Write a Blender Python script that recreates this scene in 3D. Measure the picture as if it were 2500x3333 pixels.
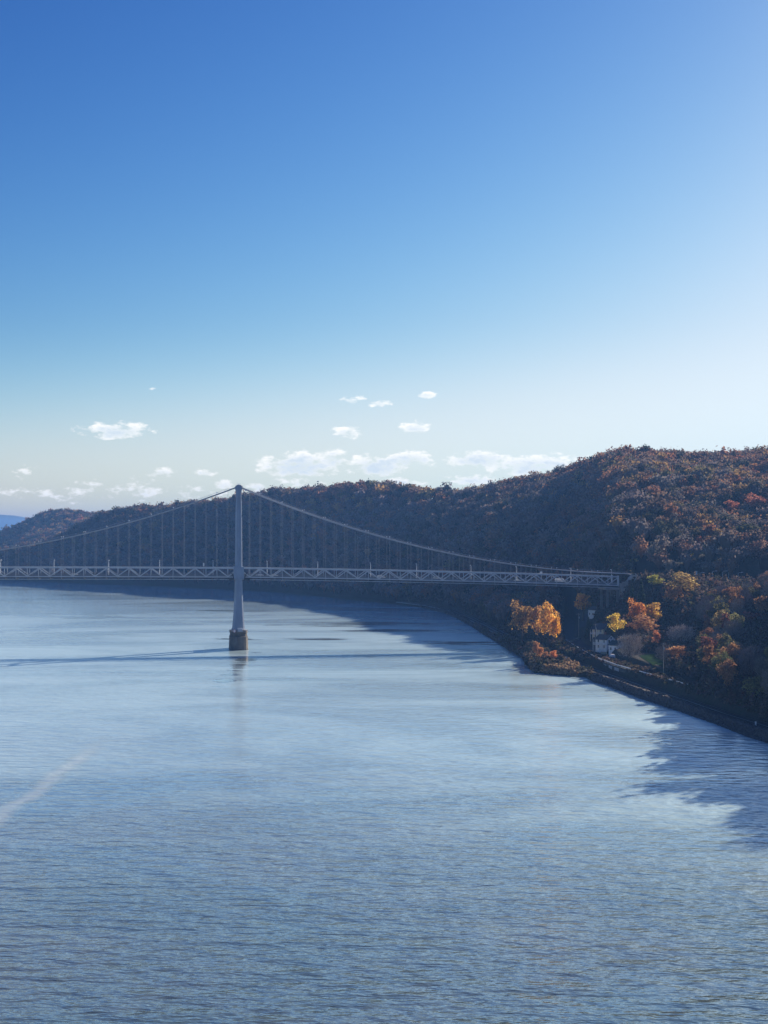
import bpy, math, random
import numpy as np
from mathutils import Vector, Matrix
R = math.radians
random.seed(7)
RNG = np.random.default_rng(11)
for o in list(bpy.data.objects): bpy.data.objects.remove(o)
SC = bpy.context.scene
COL = SC.collection

# ------------------------------------------------------------------ camera
F, HZ, CAMZ = 4624.0, 1741.0, 67.0          # focal length and horizon in photo pixels, eye height (m)
cam_d = bpy.data.cameras.new('camera'); cam = bpy.data.objects.new('camera', cam_d); COL.objects.link(cam)
cam.location = (0, 0, CAMZ)
cam.rotation_euler = (R(90) + math.atan((HZ - 1666.5) / F), 0, 0)
cam_d.sensor_fit = 'VERTICAL'; cam_d.sensor_height = 24.0; cam_d.lens = 24.0 * F / 3333.0
cam_d.clip_start = 1.0; cam_d.clip_end = 80000.0
SC.camera = cam

# ------------------------------------------------------------------ light and exposure
SUN_AZ, SUN_EL = R(46), R(22.5)               # azimuth measured from +Y towards +X
SC.view_settings.view_transform = 'Standard'; SC.view_settings.look = 'None'
SC.view_settings.exposure = 0.85; SC.view_settings.gamma = 1.0; SC.view_settings.use_curve_mapping = False
sun_d = bpy.data.lights.new('sun', 'SUN'); sun = bpy.data.objects.new('sun', sun_d); COL.objects.link(sun)
sun_d.energy = 5.0; sun_d.angle = R(0.5); sun_d.color = (1.0, 0.87, 0.72)
sd = Vector((math.sin(SUN_AZ) * math.cos(SUN_EL), math.cos(SUN_AZ) * math.cos(SUN_EL), math.sin(SUN_EL)))
sun.rotation_euler = sd.to_track_quat('Z', 'Y').to_euler()
sun.location = (0, 0, 400)

class NT:
    """small helper to write node trees"""
    def __init__(s, tree): s.t = tree; tree.nodes.clear()
    def n(s, kind, props=None, **inp):
        nd = s.t.nodes.new(kind)
        for k, v in (props or {}).items(): setattr(nd, k, v)
        for k, v in inp.items():
            key = int(k[1:]) if k[0] == 'i' and k[1:].isdigit() else k.replace('_', ' ')
            sock = nd.inputs[key]
            if isinstance(v, bpy.types.NodeSocket): s.t.links.new(v, sock)
            else: sock.default_value = v
        return nd
    def m(s, op, a, b=0.0, c=0.0, clamp=False):
        return s.n('ShaderNodeMath', {'operation': op, 'use_clamp': clamp}, i0=a, i1=b, i2=c).outputs[0]
    def mixc(s, f, a, b, mode='MIX'):
        nd = s.t.nodes.new('ShaderNodeMix'); nd.data_type = 'RGBA'; nd.blend_type = mode
        for i, v in ((0, f), (6, a), (7, b)):
            if isinstance(v, bpy.types.NodeSocket): s.t.links.new(v, nd.inputs[i])
            else: nd.inputs[i].default_value = v if i == 0 else (tuple(v) + (1,) if len(v) == 3 else v)
        return nd.outputs[2]
    def ramp(s, f, a, b, clamp=True):
        nd = s.n('ShaderNodeMapRange', {'interpolation_type': 'SMOOTHSTEP'}, i0=f, i1=a, i2=b)
        return nd.outputs[0]
    def noise(s, vec, scale, detail=3.0, rough=0.5, dim='3D', dist=0.0):
        return s.n('ShaderNodeTexNoise', {'noise_dimensions': dim}, Vector=vec, Scale=scale, Detail=detail, Roughness=rough, Distortion=dist).outputs[0]
    def mapv(s, vec, scale=(1, 1, 1), loc=(0, 0, 0), rot=(0, 0, 0)):
        return s.n('ShaderNodeMapping', None, Vector=vec, Location=loc, Rotation=rot, Scale=scale).outputs[0]
    def link(s, a, b): s.t.links.new(a, b)

world = bpy.data.worlds.new('World'); SC.world = world; world.use_nodes = True
W = NT(world.node_tree)
sky = W.n('ShaderNodeTexSky', {'sky_type': 'NISHITA', 'sun_disc': False, 'sun_elevation': SUN_EL, 'sun_rotation': SUN_AZ,
                               'altitude': 0.0, 'air_density': 1.0, 'dust_density': 0.6, 'ozone_density': 2.6})
gen = W.n('ShaderNodeTexCoord').outputs['Generated']
sx = W.n('ShaderNodeSeparateXYZ', None, Vector=gen).outputs
yy = W.m('MAXIMUM', sx[1], 0.05)
U = W.m('DIVIDE', sx[0], yy); V = W.m('DIVIDE', sx[2], yy)
uv = W.n('ShaderNodeCombineXYZ', None, X=W.m('MULTIPLY', U, 75.0), Y=W.m('MULTIPLY', V, 150.0), Z=0.0).outputs[0]
nz = W.noise(uv, 1.0, 6.0, 0.62)
nz2 = W.noise(uv, 2.7, 4.0, 0.6)
# cloud banks: direction (photo px), half sizes, weight
CL = [(378, 1399, 105, 24, 1.0), (500, 1405, 18, 8, .6), (500, 1264, 17, 5, .6), (1130, 1407, 44, 17, .95), (1352, 1393, 46, 19, .95),
      (1150, 1297, 62, 12, .72), (1235, 1312, 34, 12, .85), (1388, 1284, 36, 10, .8), (975, 1508, 112, 34, 1.15), (1085, 1490, 42, 28, 1.0),
      (1230, 1512, 92, 30, 1.1), (1330, 1494, 80, 22, 1.1), (1560, 1492, 92, 22, 1.1), (1745, 1512, 150, 30, 1.05), (1540, 1560, 80, 18, .8), (1300, 1570, 90, 18, .75),
      (980, 1570, 90, 16, .7), (525, 1538, 46, 15, .9), (660, 1538, 40, 12, .75), (85, 1535, 60, 24, .6), (440, 1592, 120, 32, .6),
      (640, 1600, 80, 22, .65), (200, 1610, 160, 26, .45), (60, 1600, 110, 26, .4), (840, 1583, 50, 22, .75), (730, 1578, 40, 14, .7), (300, 1575, 60, 14, .6)]
mx = None; base = None
for (px, py, hx, hy, w) in CL:
    a = W.m('MULTIPLY', W.m('SUBTRACT', U, (px - 1250) / F), F / (hx * 1.25))
    b = W.m('MULTIPLY', W.m('SUBTRACT', V, (HZ - py) / F), F / (hy * 1.35))
    d = W.m('SUBTRACT', w, W.m('ADD', W.m('MULTIPLY', a, a), W.m('MULTIPLY', b, b)))
    mx = d if mx is None else W.m('MAXIMUM', mx, d)
    lb = W.m('ADD', d, W.m('MULTIPLY', b, -0.55))      # thicker, greyer towards the base of each bank
    base = lb if base is None else W.m('MAXIMUM', base, lb)
mx = W.m('MAXIMUM', mx, -1.5)
dens = W.m('ADD', mx, W.m('MULTIPLY', W.m('SUBTRACT', nz, 0.53), 4.9))
dens = W.m('ADD', dens, W.m('MULTIPLY', W.m('SUBTRACT', nz2, 0.5), 1.0))
alpha = W.m('MULTIPLY', W.ramp(dens, 0.0, .95), W.ramp(sx[1], 0.1, 0.4))
thick = W.ramp(W.m('ADD', W.m('MULTIPLY', dens, .5), W.m('MULTIPLY', base, 0.8)), 0.6, 1.6)
ccol = W.mixc(thick, (9.2, 8.9, 8.3), (5.6, 6.3, 6.8))
# deepen the sky's blue towards the zenith, channel by channel
sr = W.n('ShaderNodeSeparateColor', None, Color=sky.outputs[0]).outputs
chn = [W.m('MULTIPLY', W.m('POWER', W.m('MULTIPLY', sr[i], .1), gm), A * 10 / 1.32) for i, (A, gm) in enumerate(((2.95, 2.4), (1.86, 1.95), (1.5, 1.42)))]
hl = W.m('SUBTRACT', 1.0, W.ramp(V, -.02, .16))
chn = [W.m('MULTIPLY', x, W.m('ADD', 1.0, W.m('MULTIPLY', hl, k))) for x, k in zip(chn, (.90, .68, .46))]
chn = [W.m('DIVIDE', x, W.m('POWER', W.m('ADD', 1.0, W.m('POWER', W.m('DIVIDE', x, M), 2.5)), .4)) for x, M in zip(chn, (6.3, 7.4, 8.6))]
hsv = W.n('ShaderNodeCombineColor', None, Red=chn[0], Green=chn[1], Blue=chn[2]).outputs[0]
bgc = W.mixc(W.m('MULTIPLY', alpha, 0.84), hsv, ccol)
bg = W.n('ShaderNodeBackground', None, Color=bgc, Strength=0.0785)
wo = W.n('ShaderNodeOutputWorld'); W.link(bg.outputs[0], wo.inputs[0])

# ------------------------------------------------------------------ materials
MATS = {}
def mat(name, col, rough=0.7, metal=0.0, var=0.0, vscale=1.0, spec=0.3, stretch=(1, 1, 1), bump=0.0, col2=None):
    if name in MATS: return MATS[name]
    m = bpy.data.materials.new(name); m.use_nodes = True; N = NT(m.node_tree)
    bs = N.n('ShaderNodeBsdfPrincipled', None, Roughness=rough, Metallic=metal)
    bs.inputs['Specular IOR Level'].default_value = spec
    c = tuple(col) + (1,)
    if var > 0 or col2:
        vec = N.mapv(N.n('ShaderNodeTexCoord').outputs['Object'], scale=stretch)
        nn = N.noise(vec, vscale, 5.0, 0.6)
        f = N.ramp(nn, 0.3, 0.7)
        c2 = tuple(col2) if col2 else tuple(x * (1 - var) for x in col)
        N.link(N.mixc(f, c2, col), bs.inputs['Base Color'])
        if bump > 0:
            b = N.n('ShaderNodeBump', None, Strength=1.0, Distance=bump, Height=nn)
            N.link(b.outputs[0], bs.inputs['Normal'])
    else: bs.inputs['Base Color'].default_value = c
    out = N.n('ShaderNodeOutputMaterial'); N.link(bs.outputs[0], out.inputs[0])
    MATS[name] = m; return m

def leaf_mat(name, attr=None, trans=0.45):
    """foliage: colour from the object (or a per-tree attribute), a little varied from leaf clump to leaf clump, lets light through"""
    m = bpy.data.materials.new(name); m.use_nodes = True; N = NT(m.node_tree)
    if attr:
        col = N.n('ShaderNodeAttribute', {'attribute_name': attr}).outputs['Color']
    else:
        base_c = N.n('ShaderNodeObjectInfo').outputs['Color']
        v = N.n('ShaderNodeAttribute', {'attribute_name': 'tone'}).outputs['Fac']
        hs = N.n('ShaderNodeHueSaturation', None, Hue=N.m('ADD', 0.485, N.m('MULTIPLY', v, 0.03)), Saturation=1.0,
                 Value=N.m('ADD', 0.6, N.m('MULTIPLY', v, 0.8)), Color=base_c)
        col = hs.outputs[0]
    d = N.n('ShaderNodeBsdfDiffuse', None, Color=col, Roughness=0.8)
    t = N.n('ShaderNodeBsdfTranslucent', None, Color=col)
    mx = N.n('ShaderNodeMixShader', None, i0=trans, i1=d.outputs[0], i2=t.outputs[0])
    out = N.n('ShaderNodeOutputMaterial'); N.link(mx.outputs[0], out.inputs[0])
    return m
LEAF = leaf_mat('leaves'); TWIG = leaf_mat('twigs', None, 0.0); WOODCOL = leaf_mat('wood_leaves', 'Col', 0.35)
M_bark = mat('bark', (.10, .08, .065), .9, var=.5, vscale=2)
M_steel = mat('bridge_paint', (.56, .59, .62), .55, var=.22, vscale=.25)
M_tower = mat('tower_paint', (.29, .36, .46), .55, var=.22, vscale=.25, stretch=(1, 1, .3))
M_hang = mat('hanger_rope', (.25, .28, .32), .7)
M_rails = mat('railing_paint', (.20, .22, .24), .6)
M_cable = mat('cable_paint', (.36, .39, .44), .6)
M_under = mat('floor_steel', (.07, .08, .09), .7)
M_under2 = mat('column_concrete', (.16, .16, .15), .9, var=.3, vscale=.4)  # darker concrete of the end columns
M_asph = mat('asphalt', (.065, .065, .068), .95, spec=.1, var=.25, vscale=.4)
M_conc = mat('concrete', (.34, .33, .31), .85, var=.35, vscale=.35, bump=.05)
M_pier = mat('pier_concrete', (.18, .165, .14), .9, var=.5, vscale=.35, stretch=(1, 1, .5), bump=.12)
M_white = mat('white_paint', (.78, .78, .77), .5, var=.06, vscale=.5)
M_siding = mat('white_siding', (.80, .81, .82), .6, var=.12, vscale=.6, stretch=(1, 1, 12))
M_cream = mat('cream_siding', (.74, .69, .50), .6, var=.12, vscale=.6, stretch=(1, 1, 12))
M_roof = mat('slate_shingle', (.075, .085, .10), .85, var=.3, vscale=1.2)
M_roofb = mat('brown_shingle', (.15, .125, .105), .85, var=.35, vscale=1.2)
M_roofg = mat('dark_green_roof', (.035, .065, .07), .8, var=.3, vscale=1.2)
M_glass = mat('window_glass', (.03, .04, .05), .12, spec=.8)
M_lampw = mat('lamp_head', (.75, .77, .80), .4)
M_pole = mat('galvanised_pole', (.42, .45, .48), .5)
M_wood = mat('weathered_wood', (.24, .20, .16), .9, var=.3, vscale=1)
M_ball = mat('ballast', (.30, .32, .31), .95, var=.45, vscale=1.3)
M_rail = mat('rail_steel', (.06, .055, .055), .5, metal=.5)
M_tie = mat('sleeper_wood', (.035, .03, .03), .9)
M_rock = mat('rock', (.11, .10, .10), .95, var=.5, vscale=.8)
M_tan = mat('tan_concrete', (.42, .36, .27), .9, var=.2, vscale=.7)
M_black = mat('black_rubber', (.02, .02, .02), .8)

# ------------------------------------------------------------------ object helpers
def tag(o, label=None, cat=None, group=None, kind=None):
    if label: o['label'] = label
    if cat: o['category'] = cat
    if group: o['group'] = group
    if kind: o['kind'] = kind
    return o
def empty(name, loc=(0, 0, 0), rz=0.0):
    o = bpy.data.objects.new(name, None); COL.objects.link(o); o.location = loc; o.rotation_euler = (0, 0, rz)
    o.empty_display_size = 1.0; return o
def child(o, parent): o.parent = parent; return o
def copy_tree(o, parent=None):
    c = o.copy(); COL.objects.link(c); c.parent = parent
    for ch in list(o.children): copy_tree(ch, c)
    return c

class MB:
    def __init__(s): s.v = []; s.f = []; s.mi = []; s.cur = 0
    def add(s, vs, fs):
        b = len(s.v); s.v += [tuple(p) for p in vs]; s.f += [tuple(b + i for i in f) for f in fs]; s.mi += [s.cur] * len(fs); return s
    def box(s, x0, x1, y0, y1, z0, z1):
        return s.add([(x0, y0, z0), (x1, y0, z0), (x1, y1, z0), (x0, y1, z0), (x0, y0, z1), (x1, y0, z1), (x1, y1, z1), (x0, y1, z1)],
                     [(0, 3, 2, 1), (4, 5, 6, 7), (0, 1, 5, 4), (1, 2, 6, 5), (2, 3, 7, 6), (3, 0, 4, 7)])
    def beam(s, p, q, w, h=None, up=(0, 0, 1)):
        h = w if h is None else h; p = Vector(p); q = Vector(q); d = (q - p).normalized(); u = Vector(up)
        if abs(d.dot(u)) > .98: u = Vector((0, 1, 0))
        a = d.cross(u).normalized(); b = a.cross(d).normalized()
        vs = [e + a * (i * w / 2) + b * (j * h / 2) for e in (p, q) for i, j in ((-1, -1), (1, -1), (1, 1), (-1, 1))]
        return s.add(vs, [(0, 1, 2, 3), (7, 6, 5, 4), (0, 4, 5, 1), (1, 5, 6, 2), (2, 6, 7, 3), (3, 7, 4, 0)])
    def tube(s, pts, rads, n=6, cap=True):
        pts = [Vector(p) for p in pts]; rads = rads if isinstance(rads, (list, tuple)) else [rads] * len(pts); b = len(s.v)
        for i, p in enumerate(pts):
            d = (pts[min(i + 1, len(pts) - 1)] - pts[max(i - 1, 0)]).normalized()
            u = Vector((0, 0, 1)) if abs(d.z) < .9 else Vector((1, 0, 0))
            a = d.cross(u).normalized(); c = a.cross(d)
            for k in range(n):
                t = 2 * math.pi * k / n; s.v.append(tuple(p + (a * math.cos(t) + c * math.sin(t)) * rads[i]))
        fs = [(b + i * n + k, b + i * n + (k + 1) % n, b + (i + 1) * n + (k + 1) % n, b + (i + 1) * n + k) for i in range(len(pts) - 1) for k in range(n)]
        if cap: fs += [tuple(b + k for k in range(n))[::-1], tuple(b + (len(pts) - 1) * n + k for k in range(n))]
        s.f += fs; s.mi += [s.cur] * len(fs); return s
    def loft(s, rings, cap=True):
        b = len(s.v); n = len(rings[0])
        for r in rings: s.v += [tuple(p) for p in r]
        fs = [(b + i * n + k, b + i * n + (k + 1) % n, b + (i + 1) * n + (k + 1) % n, b + (i + 1) * n + k) for i in range(len(rings) - 1) for k in range(n)]
        if cap: fs += [tuple(b + k for k in range(n))[::-1], tuple(b + (len(rings) - 1) * n + k for k in range(n))]
        s.f += fs; s.mi += [s.cur] * len(fs); return s
    def ball(s, c, r, n=8, m=5):
        rr = []
        for i in range(1, m):
            t = math.pi * i / m; rr.append([(c[0] + r * math.sin(t) * math.cos(2 * math.pi * k / n), c[1] + r * math.sin(t) * math.sin(2 * math.pi * k / n), c[2] - r * math.cos(t)) for k in range(n)])
        return s.loft(rr)
    def build(s, name, m, parent=None, smooth=False):
        me = bpy.data.meshes.new(name); me.from_pydata(s.v, [], s.f)
        for x in (m if isinstance(m, (list, tuple)) else [m]): me.materials.append(x)
        if isinstance(m, (list, tuple)): me.polygons.foreach_set('material_index', s.mi)
        if smooth: me.polygons.foreach_set('use_smooth', [True] * len(me.polygons))
        me.update(); o = bpy.data.objects.new(name, me); COL.objects.link(o)
        if parent: o.parent = parent
        return o

def np_mesh(name, verts, quads, mats, attr=None, tri=False, smooth=False):
    k = 3 if tri else 4
    me = bpy.data.meshes.new(name); nv, nf = len(verts), len(quads)
    me.vertices.add(nv); me.vertices.foreach_set('co', np.asarray(verts, np.float32).ravel())
    me.loops.add(nf * k); me.loops.foreach_set('vertex_index', np.asarray(quads, np.int32).ravel())
    me.polygons.add(nf); me.polygons.foreach_set('loop_start', np.arange(0, nf * k, k, dtype=np.int32))
    me.polygons.foreach_set('loop_total', np.full(nf, k, np.int32))
    if smooth: me.polygons.foreach_set('use_smooth', np.ones(nf, bool))
    for x in mats: me.materials.append(x)
    if attr is not None:
        an, dom, data = attr
        if data.ndim == 1:
            a = me.attributes.new(an, 'FLOAT', dom); a.data.foreach_set('value', data.astype(np.float32))
        else:
            a = me.attributes.new(an, 'FLOAT_COLOR', dom)
            d = np.ones((len(data), 4), np.float32); d[:, :3] = data; a.data.foreach_set('color', d.ravel())
    me.update(calc_edges=True); me.validate()
    return me
def link(name, me, parent=None):
    o = bpy.data.objects.new(name, me); COL.objects.link(o)
    if parent: o.parent = parent
    return o

# ------------------------------------------------------------------ terrain
def tt(px): return (px - 1250) / F
def wy(py, z): return (CAMZ - z) * F / (py - HZ)         # distance of a photo row for a height z
def wp(px, py, z): Y = wy(py, z); return (tt(px) * Y, Y)
SX = [-3000, -900, -250, 0, 300, 600, 900, 1117, 1225, 1334, 1406, 1460, 1493, 1579, 1651, 1700, 1719, 1745, 1824, 1907, 1925, 1980, 2090, 2181, 2271, 2331, 2422, 2500]
SY = [2900, 2600, 2350, 2107, 1948, 1812, 1657, 1482, 1415, 1347, 1275, 1196, 1131, 950, 835, 775, 725, 692, 678, 669, 652, 632, 583, 552, 524, 506, 478, 460]
for (X, Y) in ((139, 360), (153, 265), (170, 150), (184, 60)): SX.append(1250 + F * X / Y); SY.append(Y)
SXE = SX[-1]
def S_(px): return np.interp(px, SX, SY)
KX = [-3000, -900, -250, 0, 145, 271, 343, 452, 603, 814, 1055, 1175, 1432, 1567, 1643, 1720, 1808, 1884, 1944, 2019, 2150, 2260, 2411, 2500, 3000, 3600, 5000, 9000, 16000]
RY = [2700, 2700, 2400, 2180, 2170, 2170, 2180, 2150, 2050, 1950, 1850, 1780, 1650, 1600, 1580, 1560, 1540, 1520, 1500, 1480, 1460, 1450, 1450, 1450, 1400, 1350, 1250, 1000, 700]
RZ = [-3, -3, -3, 33, 48, 72, 89, 102, 106, 113.6, 120, 120, 109, 108, 115.5, 119, 123, 127, 136, 141, 140, 138, 142, 143, 146, 150, 155, 160, 160]
FX = [-3000, -250, 0, 600, 1117, 1460, 1600, 1720, 1850, 1950, 2013, 2150, 2300, 2500, 3000, 3600, 5000, 16000]
F0 = [(10, -2), (5, -2), (6, 3), (10, 5), (13, 4), (20, 4), (120, 4), (110, 4), (75, 5), (50, 7), (60, 7), (38, 6.5), (38, 6), (22, 3.2), (20, 4), (15, 4), (15, 4), (15, 4)]
F1 = [(30, -2), (15, -2), (16, 8), (22, 10), (28, 8), (60, 8), (230, 9), (375, 10), (330, 13), (215, 15), (240, 21), (228, 13), (170, 11), (85, 12), (120, 48), (130, 60), (130, 60), (110, 45)]
F2 = [(60, -2), (30, -2), (30, 16), (50, 22), (70, 25), (130, 30), (310, 30), (455, 28), (450, 32), (360, 36), (262, 39), (285, 39), (345, 39), (410, 40), (500, 58), (500, 72), (500, 72), (500, 66)]  # unseen bank past the right edge raised so its shadow reaches the river
BX = [-3000, -250, -120, 0, 75, 128, 196, 264, 339, 600, 16000]
BZ = [-3, -3, 25, 58, 80, 97, 106, 107.6, 102, 95, 90]
def ctrl(px):
    S = S_(px); Yr = np.maximum(np.interp(px, KX, RY), S + 60); Zr = np.interp(px, KX, RZ)
    f = lambda T, i: np.interp(px, FX, [a[i] for a in T])
    ys = [S - 8, S, S + 4.5, S + f(F0, 0), S + f(F1, 0), S + f(F2, 0)]
    zs = [S * 0 - 2, S * 0 - .1, np.minimum(2.3, np.maximum(f(F0, 1), -1)), f(F0, 1), f(F1, 1), f(F2, 1)]
    g = np.minimum(ys[-1], Yr - 40); ys[-1] = g
    for a, b in ((.35, .42), (.65, .75), (.88, .95), (1, 1)):
        ys.append(g + (Yr - g) * a); zs.append(zs[5] + (Zr - zs[5]) * b)
    ys += [Yr + 170, np.maximum(Yr + 350, 2620), np.maximum(Yr + 500, 3000), np.maximum(Yr + 900, 3700)]
    Zb = np.interp(px, BX, BZ); lo = np.interp(px, [0, 452, 900], [0, .55, .8])
    zs += [zs[9] * np.interp(px, [0, 600], [.2, .85]), Zr * lo - 1, Zb, Zb * .6 - 1]
    return np.stack(ys), np.stack(zs)
RAIL = np.array([(150, 350), (136.5, 432), (129.4, 479), (126, 498), (123.3, 512.5), (118.4, 552), (112, 595), (105.4, 650), (96.4, 717), (92.8, 747.5), (87, 808), (83, 854), (76, 940), (72, 1020), (66, 1120), (58, 1210), (42, 1302), (15, 1374)], float)
ROAD = np.array([(136, 1080), (130, 993), (117, 905), (110.8, 857), (108.8, 777), (109.5, 701), (113, 662), (117.5, 635), (123, 600), (129, 566)], float)
B0 = np.array((-84.7, 830.0)); BA = R(7.8); BD = np.array((math.cos(BA), math.sin(BA))); BN = np.array((-math.sin(BA), math.cos(BA)))
def bl(s, w): return B0 + BD * s + BN * w
HWY = np.array([bl(250, 6.3), bl(330, 6.3), bl(460, 4), bl(700, -8)], float)
def pdist(X, Y, L):
    best = np.full(X.shape, 1e9)
    for a, b in zip(L[:-1], L[1:]):
        d = b - a; t = np.clip(((X - a[0]) * d[0] + (Y - a[1]) * d[1]) / (d @ d), 0, 1)
        best = np.minimum(best, np.hypot(X - a[0] - t * d[0], Y - a[1] - t * d[1]))
    return best
def sm(x): x = np.clip(x, 0, 1); return x * x * (3 - 2 * x)
RAILZ, ROADZ, HWYZ = 2.4, 6.0, 39.6
def H(X, Y):
    X = np.atleast_1d(np.asarray(X, float)); Y = np.atleast_1d(np.asarray(Y, float))
    px = 1250 + F * X / np.maximum(Y, 1)
    ys, zs = ctrl(px)
    z = np.full(X.shape, -2.0)
    for k in range(len(ys) - 1):
        y0, y1 = ys[k], ys[k + 1]; m = (Y >= y0); t = np.clip((Y - y0) / np.maximum(y1 - y0, .01), 0, 1)
        z = np.where(m, zs[k] + (zs[k + 1] - zs[k]) * t, z)
    bump = 5.5 * np.sin(X / 61 + 1.3 * np.sin(Y / 83)) * np.sin(Y / 71 + .8) + 3 * np.sin(X / 27 + Y / 39) + 1.5 * np.sin(X / 13 - Y / 17)
    z = z + bump * np.clip((z - 14) / 50, 0, 1) * np.clip(1.15 - (z - 60) / 110, .5, 1)
    for L, zz, w in ((RAIL, RAILZ - .35, 3.2), (ROAD, ROADZ, 4.2), (HWY, HWYZ, 11)):
        d = pdist(X, Y, L); k = 1 - sm((d - w) / (2.5 if zz < 20 else 14)); z = z * (1 - k) + zz * k
    return z
def h1(x, y): return float(H(x, y)[0])

def terrain():
    pxs = np.unique(np.concatenate([np.linspace(-900, 1500, 150), np.linspace(1500, 2700, 220), np.linspace(2700, 5000, 50), np.geomspace(5000, SXE, 24)]))
    rows = []
    ys, zs = ctrl(pxs); Smin = ys[0]; Ymax = ys[-1]
    NR = 260
    v = np.linspace(0, 1, NR) ** 2.0
    Yg = Smin[None, :] + (Ymax - Smin)[None, :] * v[:, None]
    Xg = ((pxs - 1250) / F)[None, :] * Yg
    Z = H(Xg.ravel(), Yg.ravel()).reshape(Yg.shape)
    Z[0] = -3
    nc = len(pxs); verts = np.stack([Xg.ravel(), Yg.ravel(), Z.ravel()], 1)
    i = np.arange(NR - 1)[:, None] * nc + np.arange(nc - 1)[None, :]
    q = np.stack([i, i + 1, i + 1 + nc, i + nc], -1).reshape(-1, 4)
    return np_mesh('hillside', verts, q, [M_ground], smooth=True)
def ground_mat():
    m = bpy.data.materials.new('forest_floor'); m.use_nodes = True; N = NT(m.node_tree)
    pos = N.n('ShaderNodeNewGeometry').outputs['Position']
    n1 = N.noise(pos, .05, 5, .6); n2 = N.noise(pos, .6, 4, .6)
    c = N.mixc(N.ramp(n1, .4, .62), (.055, .048, .036), (.045, .052, .03))
    c = N.mixc(N.ramp(n2, .45, .7), c, (.075, .06, .042))
    bs = N.n('ShaderNodeBsdfPrincipled', None, Roughness=.95); bs.inputs['Specular IOR Level'].default_value = .1
    N.link(c, bs.inputs['Base Color'])
    N.link(N.n('ShaderNodeBump', None, Strength=1.0, Distance=.4, Height=n2).outputs[0], bs.inputs['Normal'])
    o = N.n('ShaderNodeOutputMaterial'); N.link(bs.outputs[0], o.inputs[0]); return m
M_ground = ground_mat()
tag(link('hillside', terrain()), kind='structure')

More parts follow.
